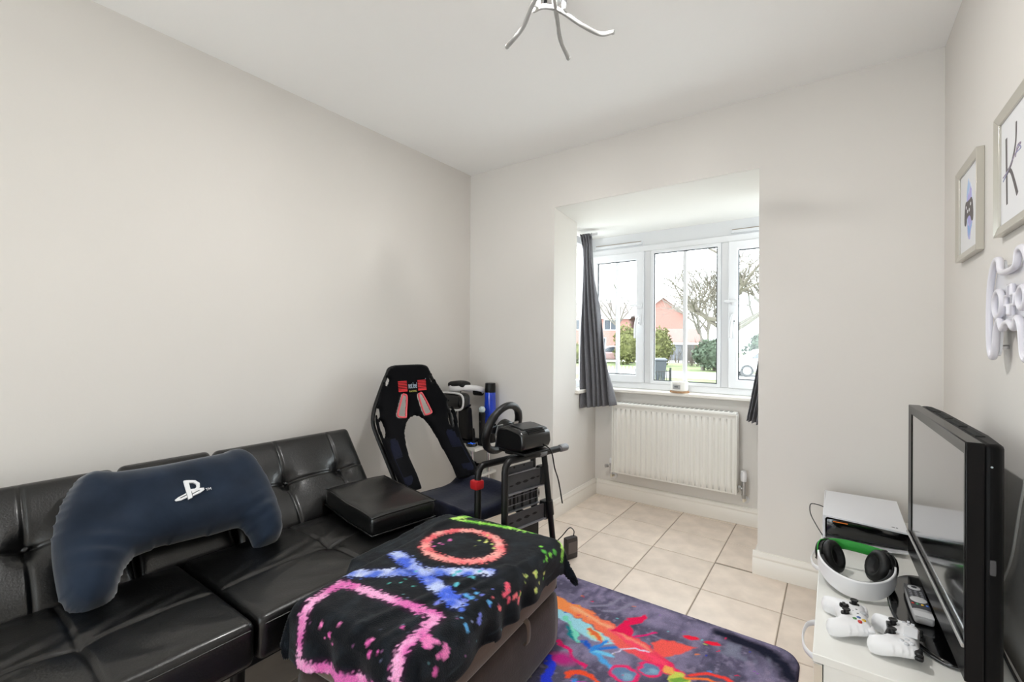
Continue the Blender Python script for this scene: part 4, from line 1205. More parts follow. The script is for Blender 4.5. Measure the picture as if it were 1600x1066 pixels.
# ------------------------------------------------------------------ game controllers
CW = mat('pad_white', (238, 238, 240), .42)
PAD = [(-.030, .048), (0, .047), (.030, .048), (.050, .050), (.063, .040), (.072, .015), (.079, -.020), (.078, -.048), (.066, -.060), (.052, -.054), (.038, -.036), (.020, -.027), (0, -.025),
       (-.020, -.027), (-.038, -.036), (-.052, -.054), (-.066, -.060), (-.078, -.048), (-.079, -.020), (-.072, .015), (-.063, .040), (-.050, .050)]
def pad_fn(a, b, h):
    g = .5 + .5 * math.tanh((-b - .012) / .02)
    z = h * (1.0 + .25 * g) - .008 * g * (1 if h < 0 else .6)
    return (a, b, .030 + z + .10 * (b + .01) * .35)
def pad_z(a, b):
    g = .5 + .5 * math.tanh((-b - .012) / .02)
    return .030 + .020 * (1 + .25 * g) - .008 * g * .6 + .035 * (b + .01)
def controller(name, label, loc, rz, kind):
    t = thing(name, label, 'controller', loc, rz, 'game controllers on the cabinet')
    t.scale = (.94, .94, .94)
    MB().puff([smooth2(PAD, 4)], .0205, .026, .0042, pad_fn).build('shell', CW, t, angle=180, sub=1)
    # seam line around the shell
    for s_ in (-1, 1):
        MB().rbox((s_ * .052, .044, .036), (.030, .016, .012), .005, (4, 4, 3)).build('shoulder_button', CW if kind == 'x' else BLACKPL, t)
        MB().rbox((s_ * .052, .045, .024), (.026, .018, .012), .005, (4, 4, 3)).build('trigger', CW if kind == 'x' else BLACKPL, t)
    def stick(x, y):
        z = pad_z(x, y)
        s = MB().lathe([(.0125, -.003), (.0125, .001), (.007, .002), (.0065, .009)], 20, (x, y, z - .001)).build('thumbstick', BLACKPL, t)
        MB().lathe([(.0065, .009), (.0098, .0105), (.0100, .0125), (.0085, .0135), (.006, .0125)], 22, (x, y, z - .001)).build('stick_cap', BLACKPL, s)
    if kind == 'x':
        stick(-.042, .020); stick(.020, -.006)
        z = pad_z(-.020, -.006)
        MB().lathe([(.0115, -.003), (.0115, .002), (.009, .003)], 22, (-.020, -.006, z)).build('dpad_dish', BLACKPL, t)
        MB().box((-.020, -.006, z + .004), (.020, .0065, .003)).box((-.020, -.006, z + .0041), (.0065, .020, .003)).build('dpad', BLACKPL, t)
        for dx_, dy_, cc, nm in ((0, .010, (204, 168, 40), 'yellow'), (0, -.010, (60, 130, 62), 'green'), (-.010, 0, (56, 92, 160), 'blue'), (.010, 0, (186, 44, 40), 'red')):
            x, y = .043 + dx_, .020 + dy_
            MB().lathe([(.0050, -.002), (.0050, .0018), (.0035, .0030)], 16, (x, y, pad_z(x, y) - .0006)).build('face_button', mat('pad_button_' + nm, cc, .3), t)
        MB().lathe([(.0075, -.002), (.0070, .0010)], 20, (0, .034, pad_z(0, .034) - .001)).build('home_button', mat('pad_grey', (190, 192, 196), .35), t)
        for x in (-.011, .011):
            MB().lathe([(.0030, -.002), (.0028, .0012)], 14, (x, .021, pad_z(x, .021) - .0006)).build('menu_button', mat('pad_dark', (60, 62, 66), .4), t)
        MB().rbox((0, .012, pad_z(0, .012) - .0002), (.006, .003, .0018), .0008, (2, 2, 2)).build('share_button', mat('pad_dark', (60, 62, 66), .4), t)
    else:
        MB().prism(smooth2([(-.040, -.022), (-.030, .002), (-.012, .010), (.012, .010), (.030, .002), (.040, -.022), (.022, -.022), (0, -.020), (-.022, -.022)], 3), .034, .0475).build('centre_panel', GLOSSBLK, t, bevel=.002)
        stick(-.025, -.008); stick(.025, -.008)
        MB().rbox((0, .028, .0535), (.050, .028, .004), .0015, (6, 4, 2), Matrix.Rotation(.035, 3, 'X')).build('touchpad', mat('pad_white2', (226, 227, 230), .5), t)
        for dx_, dy_ in ((0, .010), (0, -.010), (-.010, 0), (.010, 0)):
            x, y = .050 + dx_, .022 + dy_
            MB().lathe([(.0048, -.002), (.0048, .0016), (.0035, .0026)], 16, (x, y, pad_z(x, y) - .0006)).build('face_button', mat('pad_clear', (205, 207, 212), .25), t)
        for a in range(4):
            c_, s_ = math.cos(a * PI / 2), math.sin(a * PI / 2)
            x, y = -.050 + .009 * c_, .022 + .009 * s_
            MB().box((x, y, pad_z(x, y) + .0005), (.0075, .0055, .003), Matrix.Rotation(a * PI / 2, 3, 'Z')).build('dpad_key', mat('pad_clear', (205, 207, 212), .25), t)
    return t
controller('game_controller', 'white game controller with coloured face buttons near the front edge', (.030, 1.497, CZ + .004), math.radians(-84), 'x')
controller('game_controller', 'white game controller with black centre panel beside the other pad', (.126, 1.466, CZ + .004), math.radians(-97), 'p')

# ------------------------------------------------------------------ framed prints and neon sign on the right wall
FRAME = mat('champagne_frame', (204, 200, 190), .28, metal=.55)
PAPER = mat('print_paper', (232, 232, 234), .6)
INK = mat('print_ink', (104, 98, 98), .7)
def frame(name, label, y0, y1, z0, z1):
    t = thing(name, label, 'picture', (XR, (y0 + y1) / 2, (z0 + z1) / 2), w=True, group='framed prints on the right wall')
    d, wd = .020, .024
    o_ = [(y0, z0), (y1, z0), (y1, z1), (y0, z1)]; i_ = [(y0 + wd, z0 + wd), (y1 - wd, z0 + wd), (y1 - wd, z1 - wd), (y0 + wd, z1 - wd)]
    for k, nm in enumerate(('bottom_rail', 'far_rail', 'top_rail', 'near_rail')):
        l = (k + 1) % 4
        vs_ = [(XR, *o_[k]), (XR, *o_[l]), (XR, *i_[l]), (XR, *i_[k]), (XR - d, *o_[k]), (XR - d, *o_[l]), (XR - d + .006, *i_[l]), (XR - d + .006, *i_[k])]
        MB().add(vs_, [(3, 2, 1, 0), (4, 5, 6, 7), (0, 1, 5, 4), (1, 2, 6, 5), (2, 3, 7, 6), (3, 0, 4, 7)]).build('frame_rail', FRAME, t, bevel=.0012)
    pr = MB().bb(XR - .009, XR - .002, y0 + wd - .002, y1 - wd + .002, z0 + wd - .002, z1 - wd + .002).build('print', PAPER, t, smooth=False)
    return t, pr
def flat(mb_poly, yc, zc, sc, name, m, parent, depth=.0006):
    """flat printed shape; x grows to the right as seen from the room (towards -y)"""
    return MB().prism([(yc - x * sc, zc + y * sc) for x, y in mb_poly], XR - .009 - depth, XR - .0088, 'x').build(name, m, parent, smooth=False)
t1, p1 = frame('framed_print', 'framed print of a small game controller over a blue splash', 1.955, 2.248, 1.447, 1.764)
yc, zc = 2.102, 1.605
r4 = random.Random(3)
for i, cc in enumerate([(176, 202, 238), (196, 192, 232), (150, 184, 230), (206, 216, 242), (184, 178, 230)]):
    a0 = r4.uniform(0, 6)
    pts = [(r4.uniform(.7, 1.15) * math.cos(k / 14 * 2 * PI) * .040 + .012 * math.cos(a0), r4.uniform(.65, 1.3) * math.sin(k / 14 * 2 * PI) * .066 + .022 * math.sin(a0)) for k in range(14)]
    flat(pts, yc, zc, 1, 'paint_splash', mat('splash_%d' % i, cc, .7), p1, .0004 + .00012 * i)
flat(smooth2([(a, b) for a, b in PAD], 3), yc, zc - .004, .72, 'pad_print', INK, p1, .0014)
for dx_, dy_ in ((-.03, .012), (.03, .012), (.012, -.004), (-.012, -.004)):
    flat([(.006 * math.cos(k / 10 * 2 * PI) + dx_, .006 * math.sin(k / 10 * 2 * PI) + dy_) for k in range(10)], yc, zc, 1, 'pad_detail', PAPER, p1, .0018)
t2, p2 = frame('framed_print', 'framed print of a large brushed letter K', 1.508, 1.768, 1.446, 1.766)
yc, zc = 1.640, 1.606
def stroke_poly(pts, w0, w1):
    P = [Vector((a, b, 0)) for a, b in pts]; n = len(P); L = []; Rr = []
    for i in range(n):
        d = (P[min(i + 1, n - 1)] - P[max(i - 1, 0)]).normalized(); nn = Vector((-d.y, d.x, 0)); w_ = w0 + (w1 - w0) * i / (n - 1)
        L.append(P[i] + nn * w_); Rr.append(P[i] - nn * w_)
    return [(p.x, p.y) for p in L + Rr[::-1]]
flat(stroke_poly([(-.060, .085), (-.056, .0), (-.052, -.088)], .0062, .0055), yc, zc, 1, 'letter_stem', INK, p2)
flat(stroke_poly([(p.x, p.y) for p in smooth_path([(.020, .098, 0), (.016, .05, 0), (-.010, .012, 0), (-.050, -.008, 0)], 5)], .0040, .0045), yc, zc, 1, 'letter_arm', INK, p2, .0007)
flat(stroke_poly([(p.x, p.y) for p in smooth_path([(-.046, -.002, 0), (-.020, -.012, 0), (.006, -.045, 0), (.030, -.082, 0)], 5)], .0050, .0065), yc, zc, 1, 'letter_leg', INK, p2, .0008)
for k, cc in enumerate([(150, 152, 190), (170, 156, 176)]):
    flat(stroke_poly([(p.x, p.y) for p in smooth_path([(-.085, -.02 + .01 * k, 0), (-.03, .0, 0), (.01, .02, 0), (.055, .022 + .012 * k, 0), (.03, .035, 0), (.015, .012, 0)], 5)], .0012, .0010), yc, zc, 1, 'script_line', mat('script_%d' % k, cc, .7), p2, .0010 + .0001 * k)

NEON = mat('neon_tube_off', (226, 224, 232), .35, coat=.3)
ns = thing('neon_sign', 'unlit white neon sign shaped like a game controller on the wall', 'neon sign', (XR, 1.581, 1.25), w=True)
nyc, nzc, nk = 1.581, 1.250, 1.0
def npt(x, z, d=.030): return (XR - d, nyc - x, nzc + z * .93)
NOUT = [(-.148, .080), (-.112, .128), (-.074, .130), (-.058, .096), (0, .090), (.058, .096), (.074, .130), (.112, .128), (.148, .080), (.162, .0), (.160, -.090), (.140, -.135), (.112, -.125), (.095, -.060), (.070, -.035),
        (.045, -.060), (.015, -.045), (-.015, -.045), (-.045, -.060), (-.070, -.035), (-.095, -.060), (-.112, -.125), (-.140, -.135), (-.160, -.090), (-.162, 0)]
MB().tube([npt(p.x, p.y) for p in smooth_path([(a, b, 0) for a, b in NOUT], 5, True)], .0075, 10, True, squash=(1, 1)).build('outline_tube', NEON, ns, angle=180)
MB().tube([npt(-.082 + .034 * math.cos(a), .010 + .036 * math.sin(a)) for a in [2 * PI * k / 24 for k in range(24)]], .0065, 10, True).build('ring_tube', NEON, ns, angle=180)
crs = [(-.012, .040), (.012, .040), (.012, .015), (.035, .015), (.035, -.010), (.012, -.010), (.012, -.033), (-.012, -.033), (-.012, -.010), (-.035, -.010), (-.035, .015), (-.012, .015)]
MB().tube([npt(x + .020, z + .010) for x, z in crs], .0055, 8, True).build('cross_tube', NEON, ns, angle=60)
MB().tube([npt(.100 + .026 * math.cos(a), .012 + .026 * math.sin(a)) for a in [2 * PI * k / 24 for k in range(24)]], .0060, 10, True).build('ring_tube', NEON, ns, angle=180)
bp = smooth2([(a * .985, b * .97) for a, b in NOUT], 3)
MB().prism([(nyc - x, nzc + z * .93) for x, z in bp], XR - .022, XR - .017, 'x').build('backing_board', mat('acrylic_backing', (222, 222, 226), .15, coat=.4), ns, smooth=False)
for x, z in ((-.10, .105), (.10, .105), (-.13, -.10), (.13, -.10)):
    MB().cyl((XR - .0005, nyc - x, nzc + z), (XR - .024, nyc - x, nzc + z), .006, n=12).build('standoff', CHROME, ns)

# cables behind the television
tag(MB().tube(smooth_path([(XR - .006, 1.34, .60), (XR - .006, 1.52, .86), (XR - .006, 1.58, .80), (XR - .006, 1.66, .62), (XR - .006, 1.76, .50), (XR - .008, 1.80, .44), (XR - .010, 1.82, .403)], 8), .0030, 8).build('aerial_cable', mat('white_cable', (226, 224, 220), .5)),
    'white cable hanging down the right wall behind the television', 'cable')
tag(MB().tube(smooth_path([(TX + .100, 1.80, .50), (TX + .118, 1.72, .47), (TX + .120, 1.58, .415), (TX + .122, 1.44, .4035), (TX + .121, 1.35, .4035)], 8), .0032, 8).build('power_cable', BLACKPL),
    'black power cable behind the television on the cabinet', 'cable')

# ------------------------------------------------------------------ folding racing seat in the corner (local x = forward, y = sitter's left)
RIG_O, RIG_R = Vector((-2.02, 1.80, 0)), math.radians(-10)
FAB = mat('seat_fabric_black', (6, 6, 9), .9, spec=.12, sheen=.05, bump=(120, .12))
FABN = mat('seat_fabric_navy', (17, 20, 38), .9, spec=.12, sheen=.15, bump=(60, .15), noise=(9, .2))
REDP = mat('red_plastic', (176, 28, 34), .4)
PINK = mat('slot_trim_red', (226, 92, 100), .45)
rs = thing('racing_seat', 'black folding racing simulator seat with red-rimmed belt slots in the corner', 'racing seat', RIG_O, RIG_R)
ZF = [(.38, .33), (.46, .27), (.55, .175), (.65, .10), (.75, .050), (.85, .025), (.95, .008), (1.05, 0)]
def back_f(z): return float(np.interp(z, [a for a, b in ZF], [b for a, b in ZF]))
def back_fn(l, z, h):
    bol = .045 * max(0, (abs(l) - .12) / .15) ** 1.6 if z < .80 else .045 * max(0, (abs(l) - .12) / .15) ** 1.6 * max(0, 1 - (z - .80) / .15)
    return (back_f(z) + bol + h, l, z + h * .25)
half = [(.0, 1.022), (.095, 1.018), (.125, 1.004), (.150, .965), (.195, .885), (.245, .785), (.266, .730), (.264, .685), (.254, .640), (.250, .560), (.250, .450), (.246, .405), (.235, .395)]
arch = [(.112, .395), (.112, .46), (.110, .53), (.101, .595), (.084, .655), (.058, .697), (.030, .719)]
outer = half + arch + [(0, .726)] + [(-a, b) for a, b in arch[::-1]] + [(-a, b) for a, b in half[:0:-1]]
slot = smooth2([(.040, .832), (.052, .848), (.066, .842), (.108, .750), (.104, .732), (.070, .726), (.060, .738)], 4)
slotL = [(-a, b) for a, b in slot]
def nick(pts): return [pts, [(-a, b) for a, b in pts]]
nk1 = smooth2([(.243, .772), (.228, .790), (.224, .760), (.238, .742)], 3); nk2 = smooth2([(.238, .715), (.222, .722), (.212, .672), (.224, .648), (.232, .660)], 3); nk3 = smooth2([(.158, .928), (.146, .950), (.138, .935), (.152, .908)], 3)
holes = [slot, slotL] + nick(nk1) + nick(nk2) + nick(nk3)
bk = MB().puff([outer] + holes, .020, .035, .0075, back_fn).build('backrest', FAB, rs, angle=180, sub=1)
for sg in (1, -1):
    # navy bolster panels below the shoulders
    pan = [(.150, .640), (.205, .650), (.232, .600), (.232, .430), (.150, .430), (.142, .54)]
    MB().puff([smooth2([(a * sg, b) for a, b in pan], 4)], .010, .02, .010, lambda l, z, h: tuple(Vector(back_fn(l, z, .012)) + Vector((max(h, -.002), 0, 0)))).build('bolster_panel', FABN, bk, angle=180)
    rim = [back_fn(a * sg, b, .014) for a, b in slot]
    MB().tube(rim, .0056, 8, True).build('belt_slot_rim', PINK, bk, angle=180)
# badge on the backrest: red speed lines either side of narrow silver letters
for k in range(7):
    z = .921 - .0088 * k
    for sg in (1, -1):
        l0, l1 = .036 * sg, .092 * sg
        hgt = .0024 if k < 6 else .0044
        q = [back_fn(l0, z - hgt, .021), back_fn(l1, z - hgt, .021), back_fn(l1, z + hgt, .021), back_fn(l0, z + hgt, .021)]
        MB().add([Vector(p) + Vector((.0005, 0, 0)) for p in q] + [Vector(p) - Vector((.004, 0, 0)) for p in q], [(0, 1, 2, 3), (7, 6, 5, 4), (0, 4, 5, 1), (1, 5, 6, 2), (2, 6, 7, 3), (3, 7, 4, 0)]).build('badge_stripe', mat('badge_red', (214, 26, 34), .5), bk, smooth=False)
tilt = math.atan2(back_f(.90) - back_f(.94), .04)
SILV = mat('badge_silver', (176, 190, 206), .4)
YEL = mat('badge_yellow', (206, 196, 96), .5)
for body, sz, z, sx, m in (('next level', .050, .900, .29, SILV), ('RACING', .014, .868, .95, YEL)):
    text(body, 'badge_lettering', m, bk, sz, (back_f(z) + .0235, 0, z), Euler((PI / 2 - tilt, 0, PI / 2)), sx=sx)
MB().cyl((back_f(.935) + .020, .092, .935), (back_f(.935) + .0225, .092, .935), .0025, n=10).build('badge_dot', SILV, bk)
# tubular frame around the back
fr_pts = [(back_f(z) - .012, l, z) for l, z in [(.235, .40), (.238, .56), (.248, .66), (.252, .72), (.232, .785), (.183, .885), (.140, .965), (.110, 1.003), (0, 1.008), (-.110, 1.003), (-.140, .965), (-.183, .885), (-.232, .785), (-.252, .72), (-.248, .66), (-.238, .56), (-.235, .40)]]
MB().tube(smooth_path(fr_pts, 4), .011, 10).build('back_frame', BLKMETAL, rs)
# seat pan
def sd_(p):
    x, y, z = p
    e = abs(y) / .215
    if z > 0: z += .045 * max(0, e - .62) / .38 - .018 * max(0, 1 - (e / .7) ** 2) + .015 * (x / .24) + .003 * math.sin(30 * x + 8 * y)
    return (x, y, z)
MB().rbox((.475, 0, .352), (.49, .43, .062), .022, (22, 24, 5), None, sd_).build('seat', FABN, rs, angle=180)
for sg in (1, -1):
    MB().tube(smooth_path([(.20, .230 * sg, .40), (.24, .22 * sg, .335), (.40, .205 * sg, .312), (.66, .205 * sg, .318), (.74, .19 * sg, .312)], 5), .0135, 10).build('seat_rail', BLKMETAL, rs)
    MB().tube([(.30, .212 * sg, .312), (.12, .205 * sg, .030)], .0125, 10).build('rear_leg', BLKMETAL, rs)
    MB().tube([(.02, .205 * sg, .030), (.955, .130 * sg, .030)], .0150, 12).build('base_rail', BLKMETAL, rs)
    MB().cyl((.0, .206 * sg, .0), (.0, .206 * sg, .040), .019, n=14).build('rubber_foot', BLACKPL, rs)
    MB().tube([(.70, .195 * sg, .312), (.815, .168 * sg, .285)], .0125, 10).build('link_tube', BLKMETAL, rs)
    MB().rbox((.235, .245 * sg, .388), (.050, .022, .050), .008, (4, 4, 4)).build('recliner_joint', BLACKPL, rs)
# two inverted-U stands that carry the wheel
for fx, ln, lf, zt in ((.820, -.165, .180, .622), (.945, -.125, .118, .657)):
    lfb = lf + (.052 if fx > .9 else 0.0)
    pts = [(fx, ln, .030), (fx, ln, zt - .045)] + [(fx, ln + .032 * (1 - math.cos(a)), zt - .045 + .045 * math.sin(a)) for a in (.4, .8, 1.2, PI / 2)] + [(fx, lf + (.10 if fx > .9 else 0.0), zt)]
    MB().tube(pts, .0150, 12).build('front_stand' if fx > .9 else 'rear_stand', BLKMETAL, rs)
    MB().tube([(fx, lf, zt - .005), (fx + .01, lfb, .26), (fx + .012, lfb + .01, .030)], .0135, 12).build('stand_leg', BLKMETAL, rs)
    MB().cyl((fx + .006, lf + (lfb - lf) * .55, .435), (fx + .008, lf + (lfb - lf) * .72, .370), .0175, n=14).build('leg_collar', BLKMETAL, rs)
MB().tube([(.945, .16, .657), (.945, .245, .657)], .0115, 14).build('chrome_bar', CHROME, rs)
KN = mat('knurled_metal', (140, 140, 142), .45, metal=.9, bump=(420, .5))
for a, b in ((.080, .125), (.228, .280)):
    MB().lathe([(.0150, 0), (.0175, .004), (.0175, b - a - .004), (.0150, b - a)], 20, (.945, a, .657), Matrix.Rotation(-PI / 2, 4, 'X')).build('knurled_grip', KN, rs)
MB().rbox((.818, -.168, .545), (.046, .046, .040), .008, (4, 4, 4)).build('red_clamp', REDP, rs)
MB().rbox((.70, -.19, .300), (.030, .024, .026), .006, (4, 4, 4)).build('red_lever', REDP, rs)
# slotted pedal plates folded up against the front stand
SLOT = mat('plate_slot', (6, 6, 7), .8)
LIP = mat('plate_lip', (150, 150, 156), .4, metal=.6)
def plate(z0, z1, f0, slots, l0=-.112, l1=.108):
    p = MB().bb(f0 - .004, f0 + .004, l0, l1, z0, z1).build('pedal_plate', GREYPLATE, rs, bevel=.001)
    MB().bb(f0 - .004, f0 + .016, l0, l1, z0 - .003, z0 + .001).build('plate_lip', LIP, p, smooth=False)
    for l, z, w, h in slots:
        MB().prism([(l - w, z), (l - w * .3, z + h), (l + w * .3, z + h), (l + w, z), (l + w * .3, z - h), (l - w * .3, z - h)], f0 + .0035, f0 + .0048, 'x').build('slot', SLOT, p, smooth=False)
    return p
plate(.598, .626, .930, [(-.06, .620, .006, .004), (0, .620, .006, .004)], -.112, .06)
plate(.517, .592, .940, [(-.085, .548, .014, .003), (-.045, .552, .020, .006), (.000, .552, .020, .006), (.045, .556, .018, .005), (.080, .556, .014, .003)])
mid = plate(.432, .512, .915, [])
for l in (-.09, -.045, .005, .055, .092):
    MB().bb(.919, .923, l - .004, l + .004, .434, .510).build('rib', SLOT, mid, smooth=False)
    MB().prism([(l + .018, .470), (l + .022, .492), (l + .026, .470), (l + .022, .448)], .9185, .9200, 'x').build('slot', SLOT, mid, smooth=False)
for z in (.455, .488):
    MB().bb(.9195, .9235, -.110, .106, z - .001, z + .001).build('wire', LIP, mid, smooth=False)
plate(.362, .425, .940, [(-.085, .392, .014, .004), (-.040, .394, .020, .006), (.010, .396, .020, .006), (.060, .398, .018, .005)], -.112, .125)
for z in (.555, .392):
    MB().rbox((.932, .112 + .06 * (.62 - z) / .4, z), (.036, .052, .085), .006, (3, 4, 5)).build('hinge_block', BLACKPL, rs)
MB().rbox((.915, .005, .300), (.030, .20, .105), .006, (3, 8, 5)).build('pedal_block', BLACKPL, rs)

# ------------------------------------------------------------------ steering wheel and its motor housing clamped on the stand
sw = thing('steering_wheel', 'black gaming steering wheel clamped on the racing seat stand', 'steering wheel', RIG_O + Matrix.Rotation(RIG_R, 3, 'Z') @ Vector((.895, .02, .682)), RIG_R)
Mw = Matrix.Translation((-.118, 0, .072)) @ Matrix.Rotation(.16, 4, 'Z') @ Matrix.Rotation(-PI / 2 + .30, 4, 'Y')       # wheel axis: towards the sitter and up
rimp = [Mw @ Vector((.114 * math.cos(a) * (1.0 if math.cos(a) > -.75 else .96), .116 * math.sin(a), 0)) for a in [2 * PI * k / 56 for k in range(56)]]
MB().tube(rimp, [.0165 + .0022 * (1 if abs(math.sin(2 * PI * k / 56)) > .72 else 0) for k in range(56)], 14, True).build('rim', mat('wheel_leather', (11, 11, 13), .42, bump=(160, .15)), sw, angle=180)
MB().lathe([(.040, -.030), (.046, -.024), (.046, .004), (.040, .012), (.014, .015)], 28, M=Mw).build('hub', BLACKPL, sw, angle=40)
SPOKE = mat('spoke_gunmetal', (96, 104, 116), .3, metal=.7)
for a in (PI / 2, -PI / 2, PI):
    d = Vector((math.cos(a), math.sin(a), 0)); n_ = Vector((-d.y, d.x, 0))
    q = [d * .030 + n_ * .022, d * .104 + n_ * .012, d * .104 - n_ * .012, d * .030 - n_ * .022]
    MB().add([Mw @ (p + Vector((0, 0, .010))) for p in q] + [Mw @ (p + Vector((0, 0, .002))) for p in q], [(0, 1, 2, 3), (7, 6, 5, 4), (0, 4, 5, 1), (1, 5, 6, 2), (2, 6, 7, 3), (3, 7, 4, 0)]).build('spoke', SPOKE, sw, bevel=.002)
for sg in (1, -1):
    MB().rbox(Mw @ Vector((.012, .060 * sg, -.022)), (.050, .040, .008), .003, (4, 4, 2), (Mw.to_3x3())).build('paddle_shifter', BRUSHED, sw)
    for k in range(3):
        MB().cyl(Mw @ Vector((.020 - .018 * k, .052 * sg, .010)), Mw @ Vector((.020 - .018 * k, .052 * sg, .0145)), .0058, n=12).build('wheel_button', GLOSSBLK, sw)
MB().cyl(Mw @ Vector((0, 0, -.025)), (-.055, 0, .055), .028, n=20).build('column', BLACKPL, sw)
HOUS = mat('wheel_housing', (9, 9, 10), .28, coat=.25)
hb = MB().prism([(-.075, .008), (-.070, .078), (-.050, .098), (.000, .108), (.075, .096), (.096, .080), (.100, .040), (.090, .012), (.02, .002)], -.088, .092, 'y').build('motor_housing', HOUS, sw, bevel=.012, seg=3)
MB().prism([(-.04, .1005), (.0, .1085), (.070, .0975), (.070, .101), (.0, .1125), (-.04, .104)], -.060, .064, 'y').build('housing_cap', mat('cap_satin', (34, 35, 38), .3), hb, bevel=.002)
for k in range(3):
    MB().bb(.076 + .007 * k, .080 + .007 * k, -.050, .054, .090 - .005 * k, .0975 - .005 * k).build('vent_rib', BLACKPL, hb, smooth=False)
MB().bb(-.06, .100, -.080, .084, -.006, .004).build('mount_plate', BLKMETAL, sw, bevel=.002)
for sg in (1, -1):
    MB().rbox((-.015, .055 * sg, -.012), (.04, .024, .012), .004, (4, 4, 2)).build('table_clamp', BLACKPL, sw)
MB().tube(smooth_path([(.095, .04, .03), (.125, .06, .0), (.120, .09, -.08), (.085, .16, -.16), (.10, .17, -.26)], 6), .0030, 8).build('cable', BLACKPL, sw)

# ------------------------------------------------------------------ corner table with gaming gear
TZ = .450
tb = thing('corner_table', 'small white corner table with a chrome post behind the racing seat', 'table', (-2.06, 2.44, 0), w=True)
TOP = [(-1.925, 2.285), (-1.935, 2.555), (-2.205, 2.555), (-2.205, 2.375)]
MB().prism(TOP, TZ - .022, TZ).build('table_top', WHITELAM, tb, bevel=.002)
MB().prism([(-1.945, 2.325), (-1.950, 2.550), (-2.200, 2.550), (-2.200, 2.405)], .235, .253).build('shelf', WHITELAM, tb, bevel=.002)
MB().prism([(-1.945, 2.325), (-1.950, 2.550), (-2.200, 2.550), (-2.200, 2.405)], .030, .048).build('shelf', WHITELAM, tb, bevel=.002)
for z0, z1 in ((.253, TZ - .022), (.048, .235), (0, .030)):
    MB().cyl((-1.962, 2.475, z0), (-1.962, 2.475, z1), .0125, n=18).build('post', CHROME, tb)
    MB().bb(-2.195, -2.18, 2.42, 2.54, z0, z1).build('side_panel', WHITELAM, tb, smooth=False)
    MB().cyl((-2.03, 2.38, z0), (-2.03, 2.38, z1), .0125, n=18).build('post', CHROME, tb)

vr = thing('vr_headset', 'white and black virtual reality headset resting on a stand', 'headset', (-2.092, 2.330, .780), math.radians(-88))
vr.scale = (1.12, 1.12, 1.12)
def vis(p):
    x, y, z = p
    return (x - 1.6 * y * y, y, z * (1 - .8 * y * y))
MB().rbox((.060, 0, -.020), (.085, .182, .098), .030, (8, 18, 8), None, vis).build('visor', mat('visor_black', (8, 8, 9), .3), vr, angle=180)
MB().rbox((.094, 0, -.020), (.020, .150, .074), .009, (4, 16, 6), None, vis).build('front_plate', GLOSSBLK, vr, angle=180)
loop = [(.098 - 1.6 * y * y, y, z - .020) for y, z in smooth2([(-.086, -.030), (-.080, .038), (0, .050), (.080, .038), (.086, -.030), (.05, -.050), (-.05, -.050)], 6)]
MB().tube(loop, .0062, 8, True).build('light_ring', WHITEPL, vr, angle=180)
hb_ = [(.075, 0, .050), (.030, .060, .058), (-.040, .085, .052), (-.120, .078, .034), (-.170, .040, .020), (-.185, 0, .016), (-.170, -.040, .020), (-.120, -.078, .034), (-.040, -.085, .052), (.030, -.060, .058)]
MB().tube(smooth_path(hb_, 5, True), .0165, 10, True, squash=(1.0, .45)).build('head_band', WHITEPL, vr, angle=180)
MB().rbox((.015, 0, .080), (.090, .120, .032), .014, (6, 8, 4), None, lambda p: (p[0], p[1], p[2] - 2.2 * p[1] ** 2)).build('forehead_pad', PADBLK, vr, angle=180)
MB().rbox((-.175, 0, .016), (.030, .080, .055), .012, (4, 6, 4)).build('rear_pad', PADBLK, vr, angle=180)
MB().tube(smooth_path([(-.10, -.082, .03), (-.11, -.10, -.03), (-.06, -.09, -.14), (-.03, -.05, -.24), (.0, -.03, -.33)], 6), .0032, 8).build('cable', BLACKPL, vr)
st_ = thing('headset_stand', 'black stand carrying the virtual reality headset on the corner table', 'stand', (-2.100, 2.425, TZ), math.radians(-88))
MB().rbox((0, 0, .012), (.125, .125, .022), .010, (6, 8, 3)).build('base', BLACKPL, st_)
MB().rbox((.030, 0, .135), (.060, .105, .230), .018, (6, 8, 10), None, lambda p: (p[0] + .20 * (p[2] + .1) * .3, p[1] * (1 - .8 * (p[2] + .1)), p[2])).build('column', BLACKPL, st_, angle=180)
MB().rbox((.055, 0, .262), (.070, .080, .024), .010, (5, 6, 3)).build('cradle', BLACKPL, st_)

lv = thing('lava_lamp', 'blue lava lamp with a black cap on the corner table', 'lamp', (-1.978, 2.512, TZ))
MB().lathe([(.040, 0), (.042, .004), (.033, .095), (.031, .105)], 28).build('base', BLACKPL, lv)
MB().lathe([(.030, .105), (.043, .165), (.044, .20), (.0385, .34), (.037, .352)], 32).build('glass_bottle', mat('blue_liquid', (24, 66, 206), .08, coat=.8, noise=(14, .25, 2)), lv, angle=60)
MB().lathe([(.0375, .350), (.0385, .353), (.036, .412), (.034, .415)], 28).build('cap', BLACKPL, lv)

mw = thing('motion_controller', 'black motion controller wand with a pale ball tip', 'controller', (-1.953, 2.392, TZ))
mw['label'] = 'black motion controller wand with a pale ball tip standing in a dock'
MB().rbox((0, 0, .020), (.046, .046, .040), .010, (5, 5, 4)).build('dock', BLACKPL, mw)
MB().lathe([(.017, .036), (.020, .06), (.021, .12), (.022, .18), (.0235, .215), (.021, .226)], 22).build('handle', BLACKPL, mw)
MB().sphere((0, 0, .244), .0225, (1, 1, 1), 22, 14).build('ball', mat('ball_white', (206, 222, 226), .5), mw)
MB().lathe([(.006, 0), (.0055, .003)], 12, (.0, -.0215, .165), Matrix.Rotation(PI / 2, 4, 'X')).build('button', mat('pad_dark', (60, 62, 66), .4), mw)

